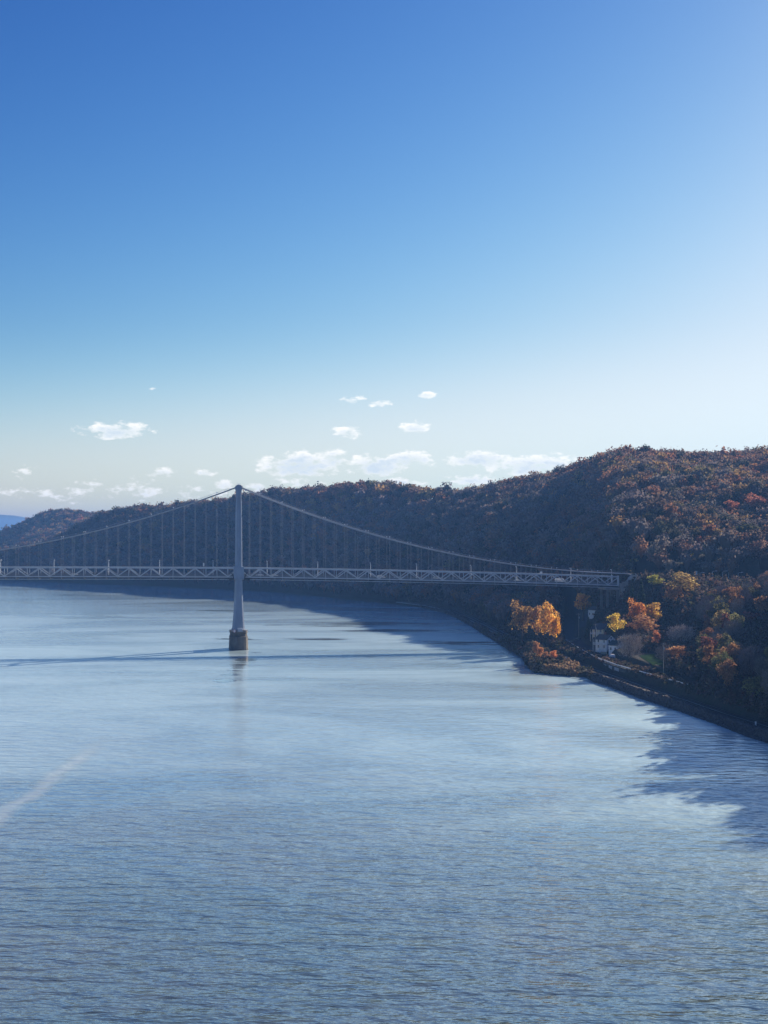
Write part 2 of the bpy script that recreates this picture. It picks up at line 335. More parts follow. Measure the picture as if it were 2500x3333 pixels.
def water_mat():
    m = bpy.data.materials.new('river_water'); m.use_nodes = True; N = NT(m.node_tree)
    pos = N.n('ShaderNodeNewGeometry').outputs['Position']
    # waves of a few metres, ripples, and fine chop
    a = N.noise(N.mapv(pos, (.12, .25, 1), rot=(0, 0, R(10))), 1.0, 3, .5)
    b = N.noise(N.mapv(pos, (.55, 1.0, 1), rot=(0, 0, R(-14))), 1.0, 3, .55)
    c = N.noise(N.mapv(pos, (2.2, 3.4, 1)), 1.0, 3, .6)
    hgt = N.m('ADD', N.m('ADD', N.m('MULTIPLY', a, 1.25), N.m('MULTIPLY', b, .16)), N.m('MULTIPLY', c, .02))
    # calm and ruffled patches on the surface
    big = N.noise(N.mapv(pos, (.006, .010, 1), rot=(0, 0, R(20))), 1.0, 5, .55, dist=.6)
    calm = N.ramp(big, .54, .66)
    lane = N.ramp(N.noise(N.mapv(pos, (.0045, .010, 1), rot=(0, 0, R(-12))), 1.0, 6, .58, dist=1.4), .34, .66)
    sp = N.n('ShaderNodeSeparateXYZ', None, Vector=pos).outputs
    slick = None
    for (px, py, hx, hy) in ((1150, 2031, 60, 45), (1290, 2052, 45, 22), (1500, 2092, 40, 22), (740, 1987, 30, 18), (1000, 2079, 60, 12), (779, 2170, 5.5, 110)):  # last calm streak added so the pier's reflection shows
        X, Y = wp(px, py, 0)
        u = N.m('DIVIDE', N.m('SUBTRACT', sp[0], X), hx); v = N.m('DIVIDE', N.m('SUBTRACT', sp[1], Y), hy)
        d = N.m('SUBTRACT', 1.0, N.m('ADD', N.m('MULTIPLY', u, u), N.m('MULTIPLY', v, v)))
        slick = d if slick is None else N.m('MAXIMUM', slick, d)
    sn = N.noise(N.mapv(pos, (.012, .045, 1), rot=(0, 0, R(8))), 1.0, 6, .62, dist=1.2)
    slick = N.ramp(N.m('ADD', slick, N.m('MULTIPLY', N.m('SUBTRACT', sn, .52), 7.0)), .2, 1.1)
    wk = N.m('ABSOLUTE', N.m('ADD', N.m('ADD', sp[0], 91.5), N.m('MULTIPLY', N.m('SUBTRACT', sn, .5), 9.0)))
    wake = N.m('MULTIPLY', N.m('SUBTRACT', 1.0, N.ramp(wk, .3, 4.6)), N.m('MULTIPLY', N.ramp(sp[1], 290, 345), N.m('SUBTRACT', 1.0, N.ramp(sp[1], 420, 480))))
    strength = N.m('MULTIPLY', N.m('SUBTRACT', 1.0, N.m('MULTIPLY', calm, .35)), N.m('SUBTRACT', 1.0, N.m('MULTIPLY', slick, .8)))
    # waves flattened with distance, put in to steer how bright far water reflects
    far = N.m('SUBTRACT', 1.0, N.m('MULTIPLY', N.ramp(sp[1], 180, 560), .64))
    bmp = N.n('ShaderNodeBump', None, Distance=1.0, Height=hgt, Strength=N.m('MULTIPLY', strength, far))
    mud = N.mixc(N.ramp(N.noise(pos, .012, 4, .6), .35, .65), (.10, .15, .12), (.15, .175, .135))
    mud = N.mixc(N.m('MULTIPLY', wake, .42), mud, (.75, .82, .86))
    # mirror share follows viewing angle, with a lift by distance to brighten far water
    fac = N.n('ShaderNodeLayerWeight', None, Blend=.5, Normal=bmp.outputs[0]).outputs['Facing']
    fr = N.m('MULTIPLY', N.m('SUBTRACT', 1.0, N.m('MULTIPLY', wake, .3)), N.m('ADD', .08, N.m('MULTIPLY', .92, N.m('POWER', fac, N.m('SUBTRACT', 2.5, N.m('MULTIPLY', 1.25, N.ramp(sp[1], 200, 520)))))))
    df = N.n('ShaderNodeBsdfDiffuse', None, Color=mud, Normal=bmp.outputs[0])
    gl = N.n('ShaderNodeBsdfGlossy', None, Color=(1, 1, 1, 1), Roughness=N.m('ADD', .05, N.m('MULTIPLY', strength, .05)), Normal=bmp.outputs[0])
    g2 = N.n('ShaderNodeBsdfGlossy', None, Color=(.72, .93, 1, 1), Roughness=.75, Normal=bmp.outputs[0])  # broad sheen standing in for sun glitter, its share set by distance
    gg = N.n('ShaderNodeMixShader', None, i0=N.m('MULTIPLY', N.m('MULTIPLY', N.m('ADD', .015, N.m('MULTIPLY', .36, N.m('MULTIPLY', N.ramp(sp[1], 170, 430), N.m('SUBTRACT', 1.0, N.m('MULTIPLY', .55, N.ramp(sp[1], 780, 1500)))))), N.m('ADD', .68, N.m('MULTIPLY', .66, lane))), strength), i1=gl.outputs[0], i2=g2.outputs[0])
    bs = N.n('ShaderNodeMixShader', None, i0=fr, i1=df.outputs[0], i2=gg.outputs[0])
    o = N.n('ShaderNodeOutputMaterial'); N.link(bs.outputs[0], o.inputs[0]); return m
M_water = water_mat()
wv = MB(); wv.add([(-14000, -300, 0), (3000, -300, 0), (3000, 16000, 0), (-14000, 16000, 0)], [(0, 1, 2, 3)])
tag(wv.build('river', M_water), kind='structure')

# far blue mountains
def far_hills():
    xs = np.linspace(-8200, -1500, 120); rows = [(13200, 0.0), (13700, .55), (14200, 1.0), (15000, .5), (15600, 0.0)]
    top = np.interp(xs, [-8200, -5200, -4200, -3780, -3480, -3300, -2900, -2200, -1500], [200, 330, 300, 262, 240, 205, 170, 90, 20]) + 10 * np.sin(xs / 170) + 6 * np.sin(xs / 67)
    v = np.array([(x * (y / 14200), y, max(t * k, -2)) for (y, k) in rows for x, t in zip(xs, top)])
    nc = len(xs); i = np.arange(len(rows) - 1)[:, None] * nc + np.arange(nc - 1)[None, :]
    return np_mesh('far_hills', v, np.stack([i, i + 1, i + 1 + nc, i + nc], -1).reshape(-1, 4), [mat('far_forest', (.06, .065, .05), .95)], smooth=True)
tag(link('far_hills', far_hills()), kind='structure')

# ------------------------------------------------------------------ strips that follow a line on the ground
def resample(L, step):
    L = np.asarray(L, float); seg = np.hypot(*(L[1:] - L[:-1]).T); cs = np.concatenate([[0], np.cumsum(seg)])
    n = max(2, int(cs[-1] / step) + 1); t = np.linspace(0, cs[-1], n)
    P = np.stack([np.interp(t, cs, L[:, 0]), np.interp(t, cs, L[:, 1])], 1)
    for _ in range(3): P[1:-1] = (P[:-2] + 2 * P[1:-1] + P[2:]) / 4
    return P
def normals(P):
    d = np.gradient(P, axis=0); d /= np.hypot(d[:, 0], d[:, 1])[:, None]; return np.stack([d[:, 1], -d[:, 0]], 1)
def offset_line(L, off, step=6): P = resample(L, step); return P + normals(P) * off
def strip(name, L, w, z, m, thick=.12, kind='structure', step=6, follow=0.0):
    P = resample(L, step); N_ = normals(P); mb = MB(); rings = []
    for p, n in zip(P, N_):
        a = p + n * w / 2; b = p - n * w / 2
        za = (h1(*a) + follow) if follow else z; zb = (h1(*b) + follow) if follow else z
        rings.append([(a[0], a[1], za), (b[0], b[1], zb), (b[0], b[1], zb - thick - .6), (a[0], a[1], za - thick - .6)])
    mb.loft(rings); return tag(mb.build(name, m), kind=kind)
strip('ballast_bed', RAIL, 7.4, RAILZ, M_ball)
strip('road', ROAD, 7.0, ROADZ + .10, M_asph)
strip('highway', HWY, 15.0, HWYZ + .2, M_asph)
def patch(name, poly, m, dz=.12, step=3.0):
    """a sheet draped over the ground inside a polygon"""
    poly = np.array(poly, float); x0, y0 = poly.min(0); x1, y1 = poly.max(0)
    xs = np.arange(x0, x1, step); ys = np.arange(y0, y1, step); X, Y = np.meshgrid(xs, ys)
    def inside(px, py):
        c = False; j = len(poly) - 1
        for i in range(len(poly)):
            if (poly[i][1] > py) != (poly[j][1] > py) and px < (poly[j][0] - poly[i][0]) * (py - poly[i][1]) / (poly[j][1] - poly[i][1]) + poly[i][0]: c = not c
            j = i
        return c
    Z = H(X.ravel(), Y.ravel()).reshape(X.shape) + dz; mb = MB()
    for i in range(len(ys) - 1):
        for j in range(len(xs) - 1):
            if inside(xs[j] + step / 2, ys[i] + step / 2):
                mb.add([(xs[j + a], ys[i + b], Z[i + b][j + a]) for a, b in ((0, 0), (1, 0), (1, 1), (0, 1))], [(0, 1, 2, 3)])
    me = mb.build(name, m)
    return tag(me, kind='structure')
M_lawn = mat('lawn_grass', (.040, .078, .030), 1.0, var=.45, vscale=.25, spec=0)
patch('lawn', [(115, 765), (119, 800), (124, 850), (138, 900), (136, 840), (126, 790), (121, 765)], M_lawn)
patch('lawn', [(122, 640), (128, 612), (150, 625), (154, 665), (138, 690), (122, 680)], M_lawn)
patch('side_road', [(112, 868), (118, 880), (126, 905), (141, 968), (150, 960), (134, 895), (122, 862)], M_asph, dz=.25, step=2)


# ------------------------------------------------------------------ trees
def quads_from(P, Nrm, size, rng, elong=1.0):
    """one small quad per point, facing Nrm"""
    n = len(P); r = rng.normal(size=(n, 3)); a = np.cross(Nrm, r); a /= np.linalg.norm(a, axis=1)[:, None] + 1e-9
    b = np.cross(Nrm, a); b /= np.linalg.norm(b, axis=1)[:, None] + 1e-9
    s = np.asarray(size).reshape(-1, 1) / 2
    a = a * s; b = b * s * elong
    V4 = np.stack([P - a - b, P + a - b * .6, P + a * .8 + b, P - a * .7 + b * .8], 1).reshape(-1, 3)
    return V4, np.arange(n * 4).reshape(n, 4)
def crown_leafy(seed, rc=5.5, cz=9.3, hz=5.4, n=2600, leaf=.56, lobes=24, shape='round'):
    g = np.random.default_rng(seed); P = []; Nn = []; T = []
    for k in range(lobes):
        d = g.normal(size=3); d /= np.linalg.norm(d); u = g.random() ** .45 * .80
        if k < 3: u *= .4
        c = np.array((d[0] * rc * u, d[1] * rc * u, cz + d[2] * hz * u))
        if shape == 'tall': c[:2] *= .7
        r = rc * g.uniform(.20, .42); m = int(n / lobes * (r / rc / .4) ** 2)
        q = g.normal(size=(m, 3)); q /= np.linalg.norm(q, axis=1)[:, None]
        q[:, 2] = np.where((q[:, 2] < -.3) & (g.random(m) < .6), -q[:, 2], q[:, 2])
        rad = r * (1 - g.random(m) ** 2.2 * .45) * np.where(g.random(m) < .22, g.uniform(1, 1.4, m), 1)
        P.append(c + q * rad[:, None] * np.array((1, 1, .85))); nn = q + g.normal(size=(m, 3)) * .55
        Nn.append(nn / np.linalg.norm(nn, axis=1)[:, None]); T.append(np.clip(g.normal(.5, .16) + g.normal(size=m) * .2, 0, 1))
    P = np.concatenate(P); Nn = np.concatenate(Nn); T = np.concatenate(T)
    V4, Q = quads_from(P, Nn, g.uniform(.6, 1.3, len(P)) * leaf, g)
    return np_mesh('crown', V4, Q, [LEAF], ('tone', 'FACE', T))
def crown_bare(seed, rc=5.2, cz=9.5, hz=6.0, n=2400):
    """a haze of fine twigs that fan upwards and outwards"""
    g = np.random.default_rng(seed); 
    d = g.normal(size=(n, 3)); d /= np.linalg.norm(d, axis=1)[:, None]; u = g.random(n) ** .42
    lob = 1 + .16 * np.sin(d[:, 0] * 5 + seed) * np.sin(d[:, 1] * 5 + 2 * seed) + .1 * np.sin(d[:, 2] * 9 + seed)
    P = np.stack([d[:, 0] * rc * u * lob, d[:, 1] * rc * u * lob, cz + d[:, 2] * hz * u * lob], 1)
    ax = P - np.array((0, 0, cz - hz * 1.3)); ax /= np.linalg.norm(ax, axis=1)[:, None]; ax += g.normal(size=(n, 3)) * .35; ax /= np.linalg.norm(ax, axis=1)[:, None]
    r = g.normal(size=(n, 3)); s = np.cross(ax, r); s /= np.linalg.norm(s, axis=1)[:, None]
    L = g.uniform(.6, 1.6, (n, 1)); w = g.uniform(.035, .10, (n, 1))
    V4 = np.stack([P - s * w, P + s * w, P + ax * L + s * w * .4, P + ax * L - s * w * .4], 1).reshape(-1, 3)
    return np_mesh('crown', V4, np.arange(n * 4).reshape(n, 4), [TWIG], ('tone', 'FACE', np.clip(g.normal(.5, .25, n), 0, 1)))
def crown_conifer(seed, hgt=15., rc=3.4, n=2200):
    g = np.random.default_rng(seed); P = []; A = []
    for z in np.arange(1.8, hgt - .3, .75):
        rr = rc * (1 - (z / hgt)) ** .8 * g.uniform(.8, 1.15) + .25; m = int(n / 18 * rr / rc * 1.6) + 8
        th = g.random(m) * 6.283; th = th + .25 * np.sin(th * 6); u = g.random(m) ** .6
        P.append(np.stack([np.cos(th) * rr * u, np.sin(th) * rr * u, z - .22 * rr * u * 1.6 + g.normal(size=m) * .12], 1)); A.append(np.stack([np.cos(th) * .3, np.sin(th) * .3, np.ones(m)], 1))
    P = np.concatenate(P); A = np.concatenate(A); A += g.normal(size=A.shape) * .3; A /= np.linalg.norm(A, axis=1)[:, None]
    V4, Q = quads_from(P, A, g.uniform(.35, .75, len(P)), g)
    return np_mesh('crown', V4, Q, [LEAF], ('tone', 'FACE', np.clip(g.normal(.5, .25, len(P)), 0, 1)))
def trunk_mesh(seed, hgt=15., r0=.34, spread=.62, bare=False):
    g = random.Random(seed); mb = MB()
    top = Vector((g.uniform(-.5, .5), g.uniform(-.5, .5), hgt * (.9 if bare else .75)))
    pts = [Vector((0, 0, -1.0)), Vector((0, 0, 0)), Vector((top.x * .3, top.y * .3, hgt * .3)), Vector((top.x * .7, top.y * .7, hgt * .55)), top]
    mb.tube(pts, [r0 * 1.35, r0 * 1.1, r0 * .8, r0 * .5, .05], 6)
    nl = 13 if bare else 8
    for k in range(nl):
        f = g.uniform(.22, .7); p = Vector((top.x * f, top.y * f, hgt * f)); a = k * 2.4 + g.uniform(-.3, .3); L = hgt * g.uniform(.22, .38) * (1.15 - f * .5)
        e = p + Vector((math.cos(a) * spread, math.sin(a) * spread, .78)) * L; mdl = p + (e - p) * .5 + Vector((math.cos(a), math.sin(a), -.35)) * L * .08
        rr = r0 * .42 * (1.1 - f); mb.tube([p, mdl, e], [rr, rr * .65, .03], 5)
        for j in range(4 if bare else 1):
            q = mdl + (e - mdl) * g.uniform(0, .7); a2 = a + g.uniform(-1.1, 1.1)
            mb.tube([q, q + Vector((math.cos(a2) * .7, math.sin(a2) * .7, .7)) * L * .45], [rr * .4, .02], 4)
    me = bpy.data.meshes.new('trunk'); me.from_pydata(mb.v, [], mb.f); me.materials.append(M_bark); me.update(); return me
PROTO = {
    'leafy': [(crown_leafy(s), trunk_mesh(s)) for s in (1, 2, 3, 4)],
    'tall': [(crown_leafy(s, rc=4.3, hz=6.6, cz=9.6, shape='tall', lobes=24), trunk_mesh(s, 16)) for s in (11, 12)],
    'bare': [(crown_bare(s), trunk_mesh(s, 15.5, .28, .6, True)) for s in (21, 22, 23, 24)],
    'conifer': [(crown_conifer(s), trunk_mesh(s, 13, .25, .2)) for s in (31, 32)],
}
KN = {'leafy': 'autumn_tree', 'tall': 'autumn_tree', 'bare': 'bare_tree', 'conifer': 'conifer_tree'}
def tree(kind, X, Y, rad, hgt, col, label, group=None, seed=0, z=None, name=None, cat='tree'):
    """rad: crown radius, hgt: full height"""
    cm, tm = PROTO[kind][seed % len(PROTO[kind])]
    r0, h0 = {'leafy': (5.3, 14.5), 'tall': (4.0, 15.5), 'bare': (5.3, 15.5), 'conifer': (3.3, 14.8)}[kind]
    root = empty(name or KN[kind], (X, Y, h1(X, Y) if z is None else z), seed * 1.7)
    root.scale = (rad / r0, rad / r0, hgt / h0)
    t = link('trunk', tm, root); c = link('crown', cm, root); c.color = (*[min(v * 1.3, .85) for v in col], 1)
    tag(root, label, cat, group); return root
OR = (.56, .26, .075); OY = (.70, .36, .05); YE = (.66, .50, .10); YG = (.40, .38, .09); BRN = (.24, .125, .065); GO = (.38, .27, .11)
GREY = (.21, .185, .17); OLV = (.12, .115, .055); RED = (.18, .075, .06); DG = (.035, .05, .03); PUR = (.17, .13, .13); TAN = (.46, .26, .13)
TREES = []
def ptree(kind, px, pyt, pyb, wpx, Y, col, label, seed=0, frac=None, name=None, group=None):
    """a tree seen from pyt (top) down to about pyb (bottom of its crown), wpx wide, standing at distance Y"""
    X = tt(px) * Y; z0 = h1(X, Y); zt = CAMZ - (pyt - HZ) / F * Y
    hgt = max(zt - z0, 4.0); rad = wpx / 2 * Y / F
    TREES.append((X, Y, rad)); return tree(kind, X, Y, rad, hgt, col, label, group, seed, z0, name)
ptree('leafy', 1700, 1953, 2062, 96, 812, (.34, .21, .08), 'broad dome-shaped brown-olive tree by the water left of the orange-yellow tree', 1)
ptree('leafy', 1752, 1960, 2060, 62, 806, (.42, .24, .09), 'brown tree squeezed between the olive dome tree and the orange-yellow tree', 2)
ptree('leafy', 1786, 1958, 2060, 84, 792, (.60, .36, .09), 'bright orange and yellow tree on the bank nearest the road junction', 0)
ptree('leafy', 1808, 1998, 2062, 40, 786, OY, 'small golden yellow tree at the right foot of the orange one by the road junction', 3)
ptree('tall', 1897, 1920, 2020, 72, 900, (.62, .34, .08), 'round-headed tree with orange top standing behind the tall utility pole', 0)
ptree('leafy', 2005, 1988, 2072, 64, 742, YE, 'yellow tree beside the cream house', 2)
ptree('leafy', 2070, 1946, 2110, 66, 770, OR, 'tall tree with the reddest orange crown right of the yellow tree', 1)
ptree('leafy', 2118, 1952, 2110, 82, 778, (.56, .36, .09), 'large golden orange tree leaning against the reddest orange crown', 3)
ptree('leafy', 2095, 2000, 2120, 110, 748, (.40, .22, .11), 'wide brown tree in front of the large orange crowns', 0)
ptree('tall', 2134, 2048, 2110, 38, 700, (.45, .19, .09), 'slim rust coloured tree right of the wide brown tree', 1)
ptree('bare', 2050, 2062, 2150, 84, 668, (.32, .28, .25), 'grey half-bare tree with a dark trunk in front of the dark-roofed cottage', 0)
ptree('leafy', 2212, 2097, 2190, 104, 640, TAN, 'round rusty orange tree standing alone above the railway at right', 2)
ptree('leafy', 2225, 1861, 1965, 116, 812, GO, 'big golden green tree rising in front of the highway light poles', 0)
ptree('leafy', 2190, 1905, 1965, 70, 806, TAN, 'rust coloured tree tucked under the left side of the big golden green tree', 1)
ptree('leafy', 2318, 1892, 1930, 36, 850, OR, 'small orange tree at the foot of the highway light poles', 2)
ptree('leafy', 2058, 1834, 1880, 46, 905, YE, 'bright yellow tree directly behind the cable anchorage', 3)
ptree('leafy', 2128, 1831, 1885, 88, 925, (.40, .20, .09), 'broad brown-orange tree behind the right end of the anchorage', 0)
ptree('leafy', 2014, 1822, 1880, 50, 960, (.40, .17, .08), 'brown tree with orange tip behind the end of the bridge truss', 1)
ptree('leafy', 2133, 1866, 1930, 58, 838, YG, 'yellow green tree right below the anchorage ramp', 2)
ptree('conifer', 2056, 1900, 1970, 40, 805, DG, 'dark conifer directly below the anchorage, left one of two', 0)
ptree('conifer', 2087, 1888, 1970, 44, 812, DG, 'dark conifer below the anchorage, taller right one of two', 1)
ptree('bare', 2216, 2032, 2100, 92, 705, (.36, .31, .28), 'pale grey leafless tree with spreading limbs above the rusty orange tree', 1)
ptree('tall', 1772, 1912, 1965, 46, 1010, (.16, .10, .06), 'dark brown tree standing under the bridge deck', 0)
ptree('bare', 1755, 1925, 1985, 50, 1040, GREY, 'grey bare tree under the bridge deck left of the dark brown one', 2)
ptree('bare', 2160, 2100, 2190, 52, 640, (.22, .18, .16), 'thin bare tree beside the utility pole left of the rusty orange tree', 3)
ptree('leafy', 2455, 1990, 2080, 92, 690, (.30, .11, .09), 'dull red round tree on the slope near the right edge', 1)
ptree('conifer', 1915, 2008, 2060, 34, 800, DG, 'dark evergreen left of the cream house', 1)
ptree('conifer', 1958, 1990, 2040, 44, 830, (.04, .05, .035), 'dark bushy evergreen above the roof of the cream house', 0)
# the little wooded point in the river
ptree('tall', 1745, 2079, 2150, 34, 722, TAN, 'upright orange-tan sapling on the tip of the small point', 0, name='sapling')
ptree('leafy', 1757, 2098, 2150, 26, 716, (.50, .26, .12), 'short tan sapling right beside the upright one on the small point', 1, name='sapling')
ptree('leafy', 1778, 2117, 2150, 30, 712, (.42, .22, .11), 'low tan bush in the middle of the small point', 2, name='bush', group='bushes on the small point')
ptree('leafy', 1800, 2112, 2152, 30, 708, (.62, .28, .12), 'low bright orange bush on the right of the small point', 3, name='bush', group='bushes on the small point')

def ray_Y(px, py, extra=0.0, y0=None):
    """distance at which the line of sight through a photo point comes down to the ground (+extra)"""
    Ys = np.arange(max(S_(px), y0 or 0), 3200, 4.0); X = tt(px) * Ys; z = H(X, Ys) + extra; zr = CAMZ - (py - HZ) / F * Ys
    k = np.nonzero(z >= zr)[0]
    return float(Ys[k[0]]) if len(k) else None
FAR = [  # px, py of the crown, width px, colour, kind, label
    (2338, 1745, 62, GO, 'tall', 'tall golden yellow tree on the lower hillside above the highway'),
    (2386, 1728, 48, (.40, .25, .12), 'leafy', 'tan tree just right of the tall golden tree on the hillside'),
    (2420, 1705, 46, TAN, 'leafy', 'orange-tan tree above and right of the tall golden tree'),
    (2190, 1775, 40, TAN, 'leafy', 'lone round tan tree low on the hillside above the anchorage'),
    (2272, 1757, 36, (.55, .22, .11), 'leafy', 'small orange tree left of the tall golden tree'),
    (2255, 1791, 26, YG, 'leafy', 'little yellow-green tree low on the hillside'),
    (2290, 1787, 34, YG, 'leafy', 'yellow-green tree below the tall golden tree'),
    (2332, 1672, 38, (.48, .20, .12), 'leafy', 'rust coloured tree on the middle of the right hillside'),
    (2380, 1655, 56, (.45, .19, .12), 'leafy', 'wide rust coloured tree on the middle of the right hillside'),
    (2460, 1645, 80, (.42, .19, .13), 'leafy', 'broad red-brown tree near the right edge halfway up the hill'),
    (2158, 1605, 22, (.75, .50, .16), 'leafy', 'small bright yellow tree high on the right hillside'),
    (2140, 1597, 20, OY, 'leafy', 'small orange-yellow tree touching the bright yellow one high on the hill'),
    (2118, 1580, 66, BRN, 'leafy', 'broad brown tree above the bright yellow tree high on the hill'),
    (2152, 1554, 26, (.36, .22, .14), 'leafy', 'small tan tree near the crest of the right hill'),
    (2408, 1590, 36, GO, 'tall', 'upright golden tree in the upper part of the right hillside'),
    (2450, 1570, 30, TAN, 'leafy', 'tan tree beside the upright golden tree near the right edge'),
    (2492, 1595, 40, TAN, 'leafy', 'tan tree at the right edge high on the hill'),
    (2410, 1532, 36, GO, 'leafy', 'golden-topped tree under the crest at right'),
    (2460, 1534, 60, TAN, 'leafy', 'row-like wide rust tree under the crest at the right edge'),
    (1946, 1594, 32, (.45, .20, .12), 'leafy', 'small rust tree alone on the dark upper slope'),
    (2010, 1602, 26, (.38, .22, .13), 'leafy', 'small tan tree right of the lone rust tree on the dark slope'),
    (2017, 1582, 12, TAN, 'leafy', 'tiny tan tree above the small tan tree on the dark slope'),
    (1982, 1612, 12, OY, 'leafy', 'tiny yellow tree on the dark slope between the rust and tan ones'),
    (1417, 1645, 22, OY, 'leafy', 'bright yellow tree on the wooded slope right of the tower'),
    (1400, 1652, 18, TAN, 'leafy', 'tan tree touching the bright yellow one on the far slope'),
    (1362, 1643, 36, BRN, 'leafy', 'brown round tree left of the bright yellow tree on the far slope'),
    (1262, 1626, 20, RED, 'leafy', 'small red tree on the far ridge slope'),
    (1060, 1630, 30, (.34, .15, .09), 'leafy', 'rust tree on the far slope right of the cable'),
    (990, 1625, 34, (.26, .13, .09), 'leafy', 'brown tree on the far slope where the cable crosses the ridge'),
    (262, 1697, 26, (.48, .15, .09), 'leafy', 'bright rust tree on the distant left hill'),
    (1620, 1800, 50, (.16, .11, .075), 'leafy', 'brown tree rising just above the bridge cable'),
    (1694, 1815, 50, (.18, .17, .13), 'bare', 'pale bare tree rising above the bridge truss'),
    (2470, 1815, 110, (.26, .16, .12), 'leafy', 'very broad brown tree standing over the highway at the right edge'),
]
for i, (px, py, w, col, kind, lab) in enumerate(FAR):
    Y = ray_Y(px, py, 7.0, 880 if px > 2000 else None)
    if Y is None: continue
    X = tt(px) * Y; rad = max(w / 2 * Y / F, 2.2); z0 = h1(X, Y); zc = CAMZ - (py - HZ) / F * Y; hg = max((zc - z0) + rad * 1.0, rad * 1.7, 6)
    tree(kind, X, Y, rad, hg, col, lab, None, i, z0); TREES.append((X, Y, rad))

# the wood on the slope beside the railway: every tree one can tell apart
def blocked(px, py):
    return (1840 < px < 2060 and 1995 < py < 2200)
cnt = 0; g = np.random.default_rng(5); placed = []
tries = 0
while cnt < 150 and tries < 9000:
    tries += 1
    Y = g.uniform(490, 850); X = tt(g.uniform(2060, 2640)) * Y
    if pdist(np.array([X]), np.array([Y]), RAIL)[0] < 9 or pdist(np.array([X]), np.array([Y]), ROAD)[0] < 8: continue
    if X < np.interp(Y, RAIL[:, 1], RAIL[:, 0]): continue
    if pdist(np.array([X]), np.array([Y]), HWY)[0] < 14: continue
    px = 1250 + F * X / Y; z = h1(X, Y); pyb = HZ + (CAMZ - z) * F / Y; top = HZ + (CAMZ - z - 13) * F / Y
    if px < 2165 and pyb > 2030 and not (px > 2100 and pyb > 2000 and pyb < 2080): continue
    if 2090 < px < 2180 and Y < 740: continue
    if px < 2200 and top < 1945 and Y < 760: continue
    if 2150 < px < 2290 and Y < 800 and top < 2010 and pyb > 2100 and Y < 620: continue
    r = g.uniform(3.6, 5.4)
    if any((X - a) ** 2 + (Y - b) ** 2 < (r * .75 + c * .55) ** 2 for a, b, c in TREES + placed): continue
    if any(abs(px - (1250 + F * a / b)) < 58 and 0 < b - Y < 130 and a > 100 for a, b, c in TREES if b < 840): continue
    lim = np.interp(px, [2000, 2100, 2165, 2290, 2330, 2440, 2500, 2640], [1975, 1975, 1965, 1955, 1910, 1900, 1860, 1800])
    hmax = CAMZ - (lim - HZ) * Y / F - z
    if hmax < 6: continue
    hr_ = min(g.uniform(10.5, 16), hmax)
    placed.append((X, Y, r)); cnt += 1
    u = g.random()
    dr = pdist(np.array([X]), np.array([Y]), RAIL)[0]
    zone = 'beside the railway' if dr < 26 else ('just under the highway' if Y > 770 else 'on the middle slope')
    side = 'near the right edge' if px > 2380 else 'right of the rusty orange tree' if px > 2270 else 'above the rusty orange tree'
    def lab(what): return f'{what} {zone}, {side}'
    def grp(what): return f'{what} of the right bank wood, {zone}, {side}'
    if u < (.55 if px > 2380 else .40):
        col = [GREY, PUR, (.19, .165, .15), (.16, .15, .13)][g.integers(4)]
        tree('bare', X, Y, r, hr_, col, lab('leafless grey tree'), grp('leafless trees'), int(g.integers(50)), z)
    elif u < .84:
        col = [BRN, (.22, .13, .08), OLV, (.30, .17, .09), (.34, .25, .11)][g.integers(4 if px > 2380 else 5)]
        tree('leafy', X, Y, r, hr_, col, lab('dull brown leafy tree'), grp('brown trees'), int(g.integers(50)), z)
    elif u < .96:
        tree('leafy', X, Y, r, hr_, [OLV, (.10, .115, .05), (.20, .19, .08)][g.integers(3)], lab('greenish leafy tree'), grp('greenish trees'), int(g.integers(50)), z)
    else:
        tree('leafy', X, Y, r * .9, hr_, RED, lab('dark red leafy tree'), grp('dark red trees'), int(g.integers(50)), z)
NEARPL = placed

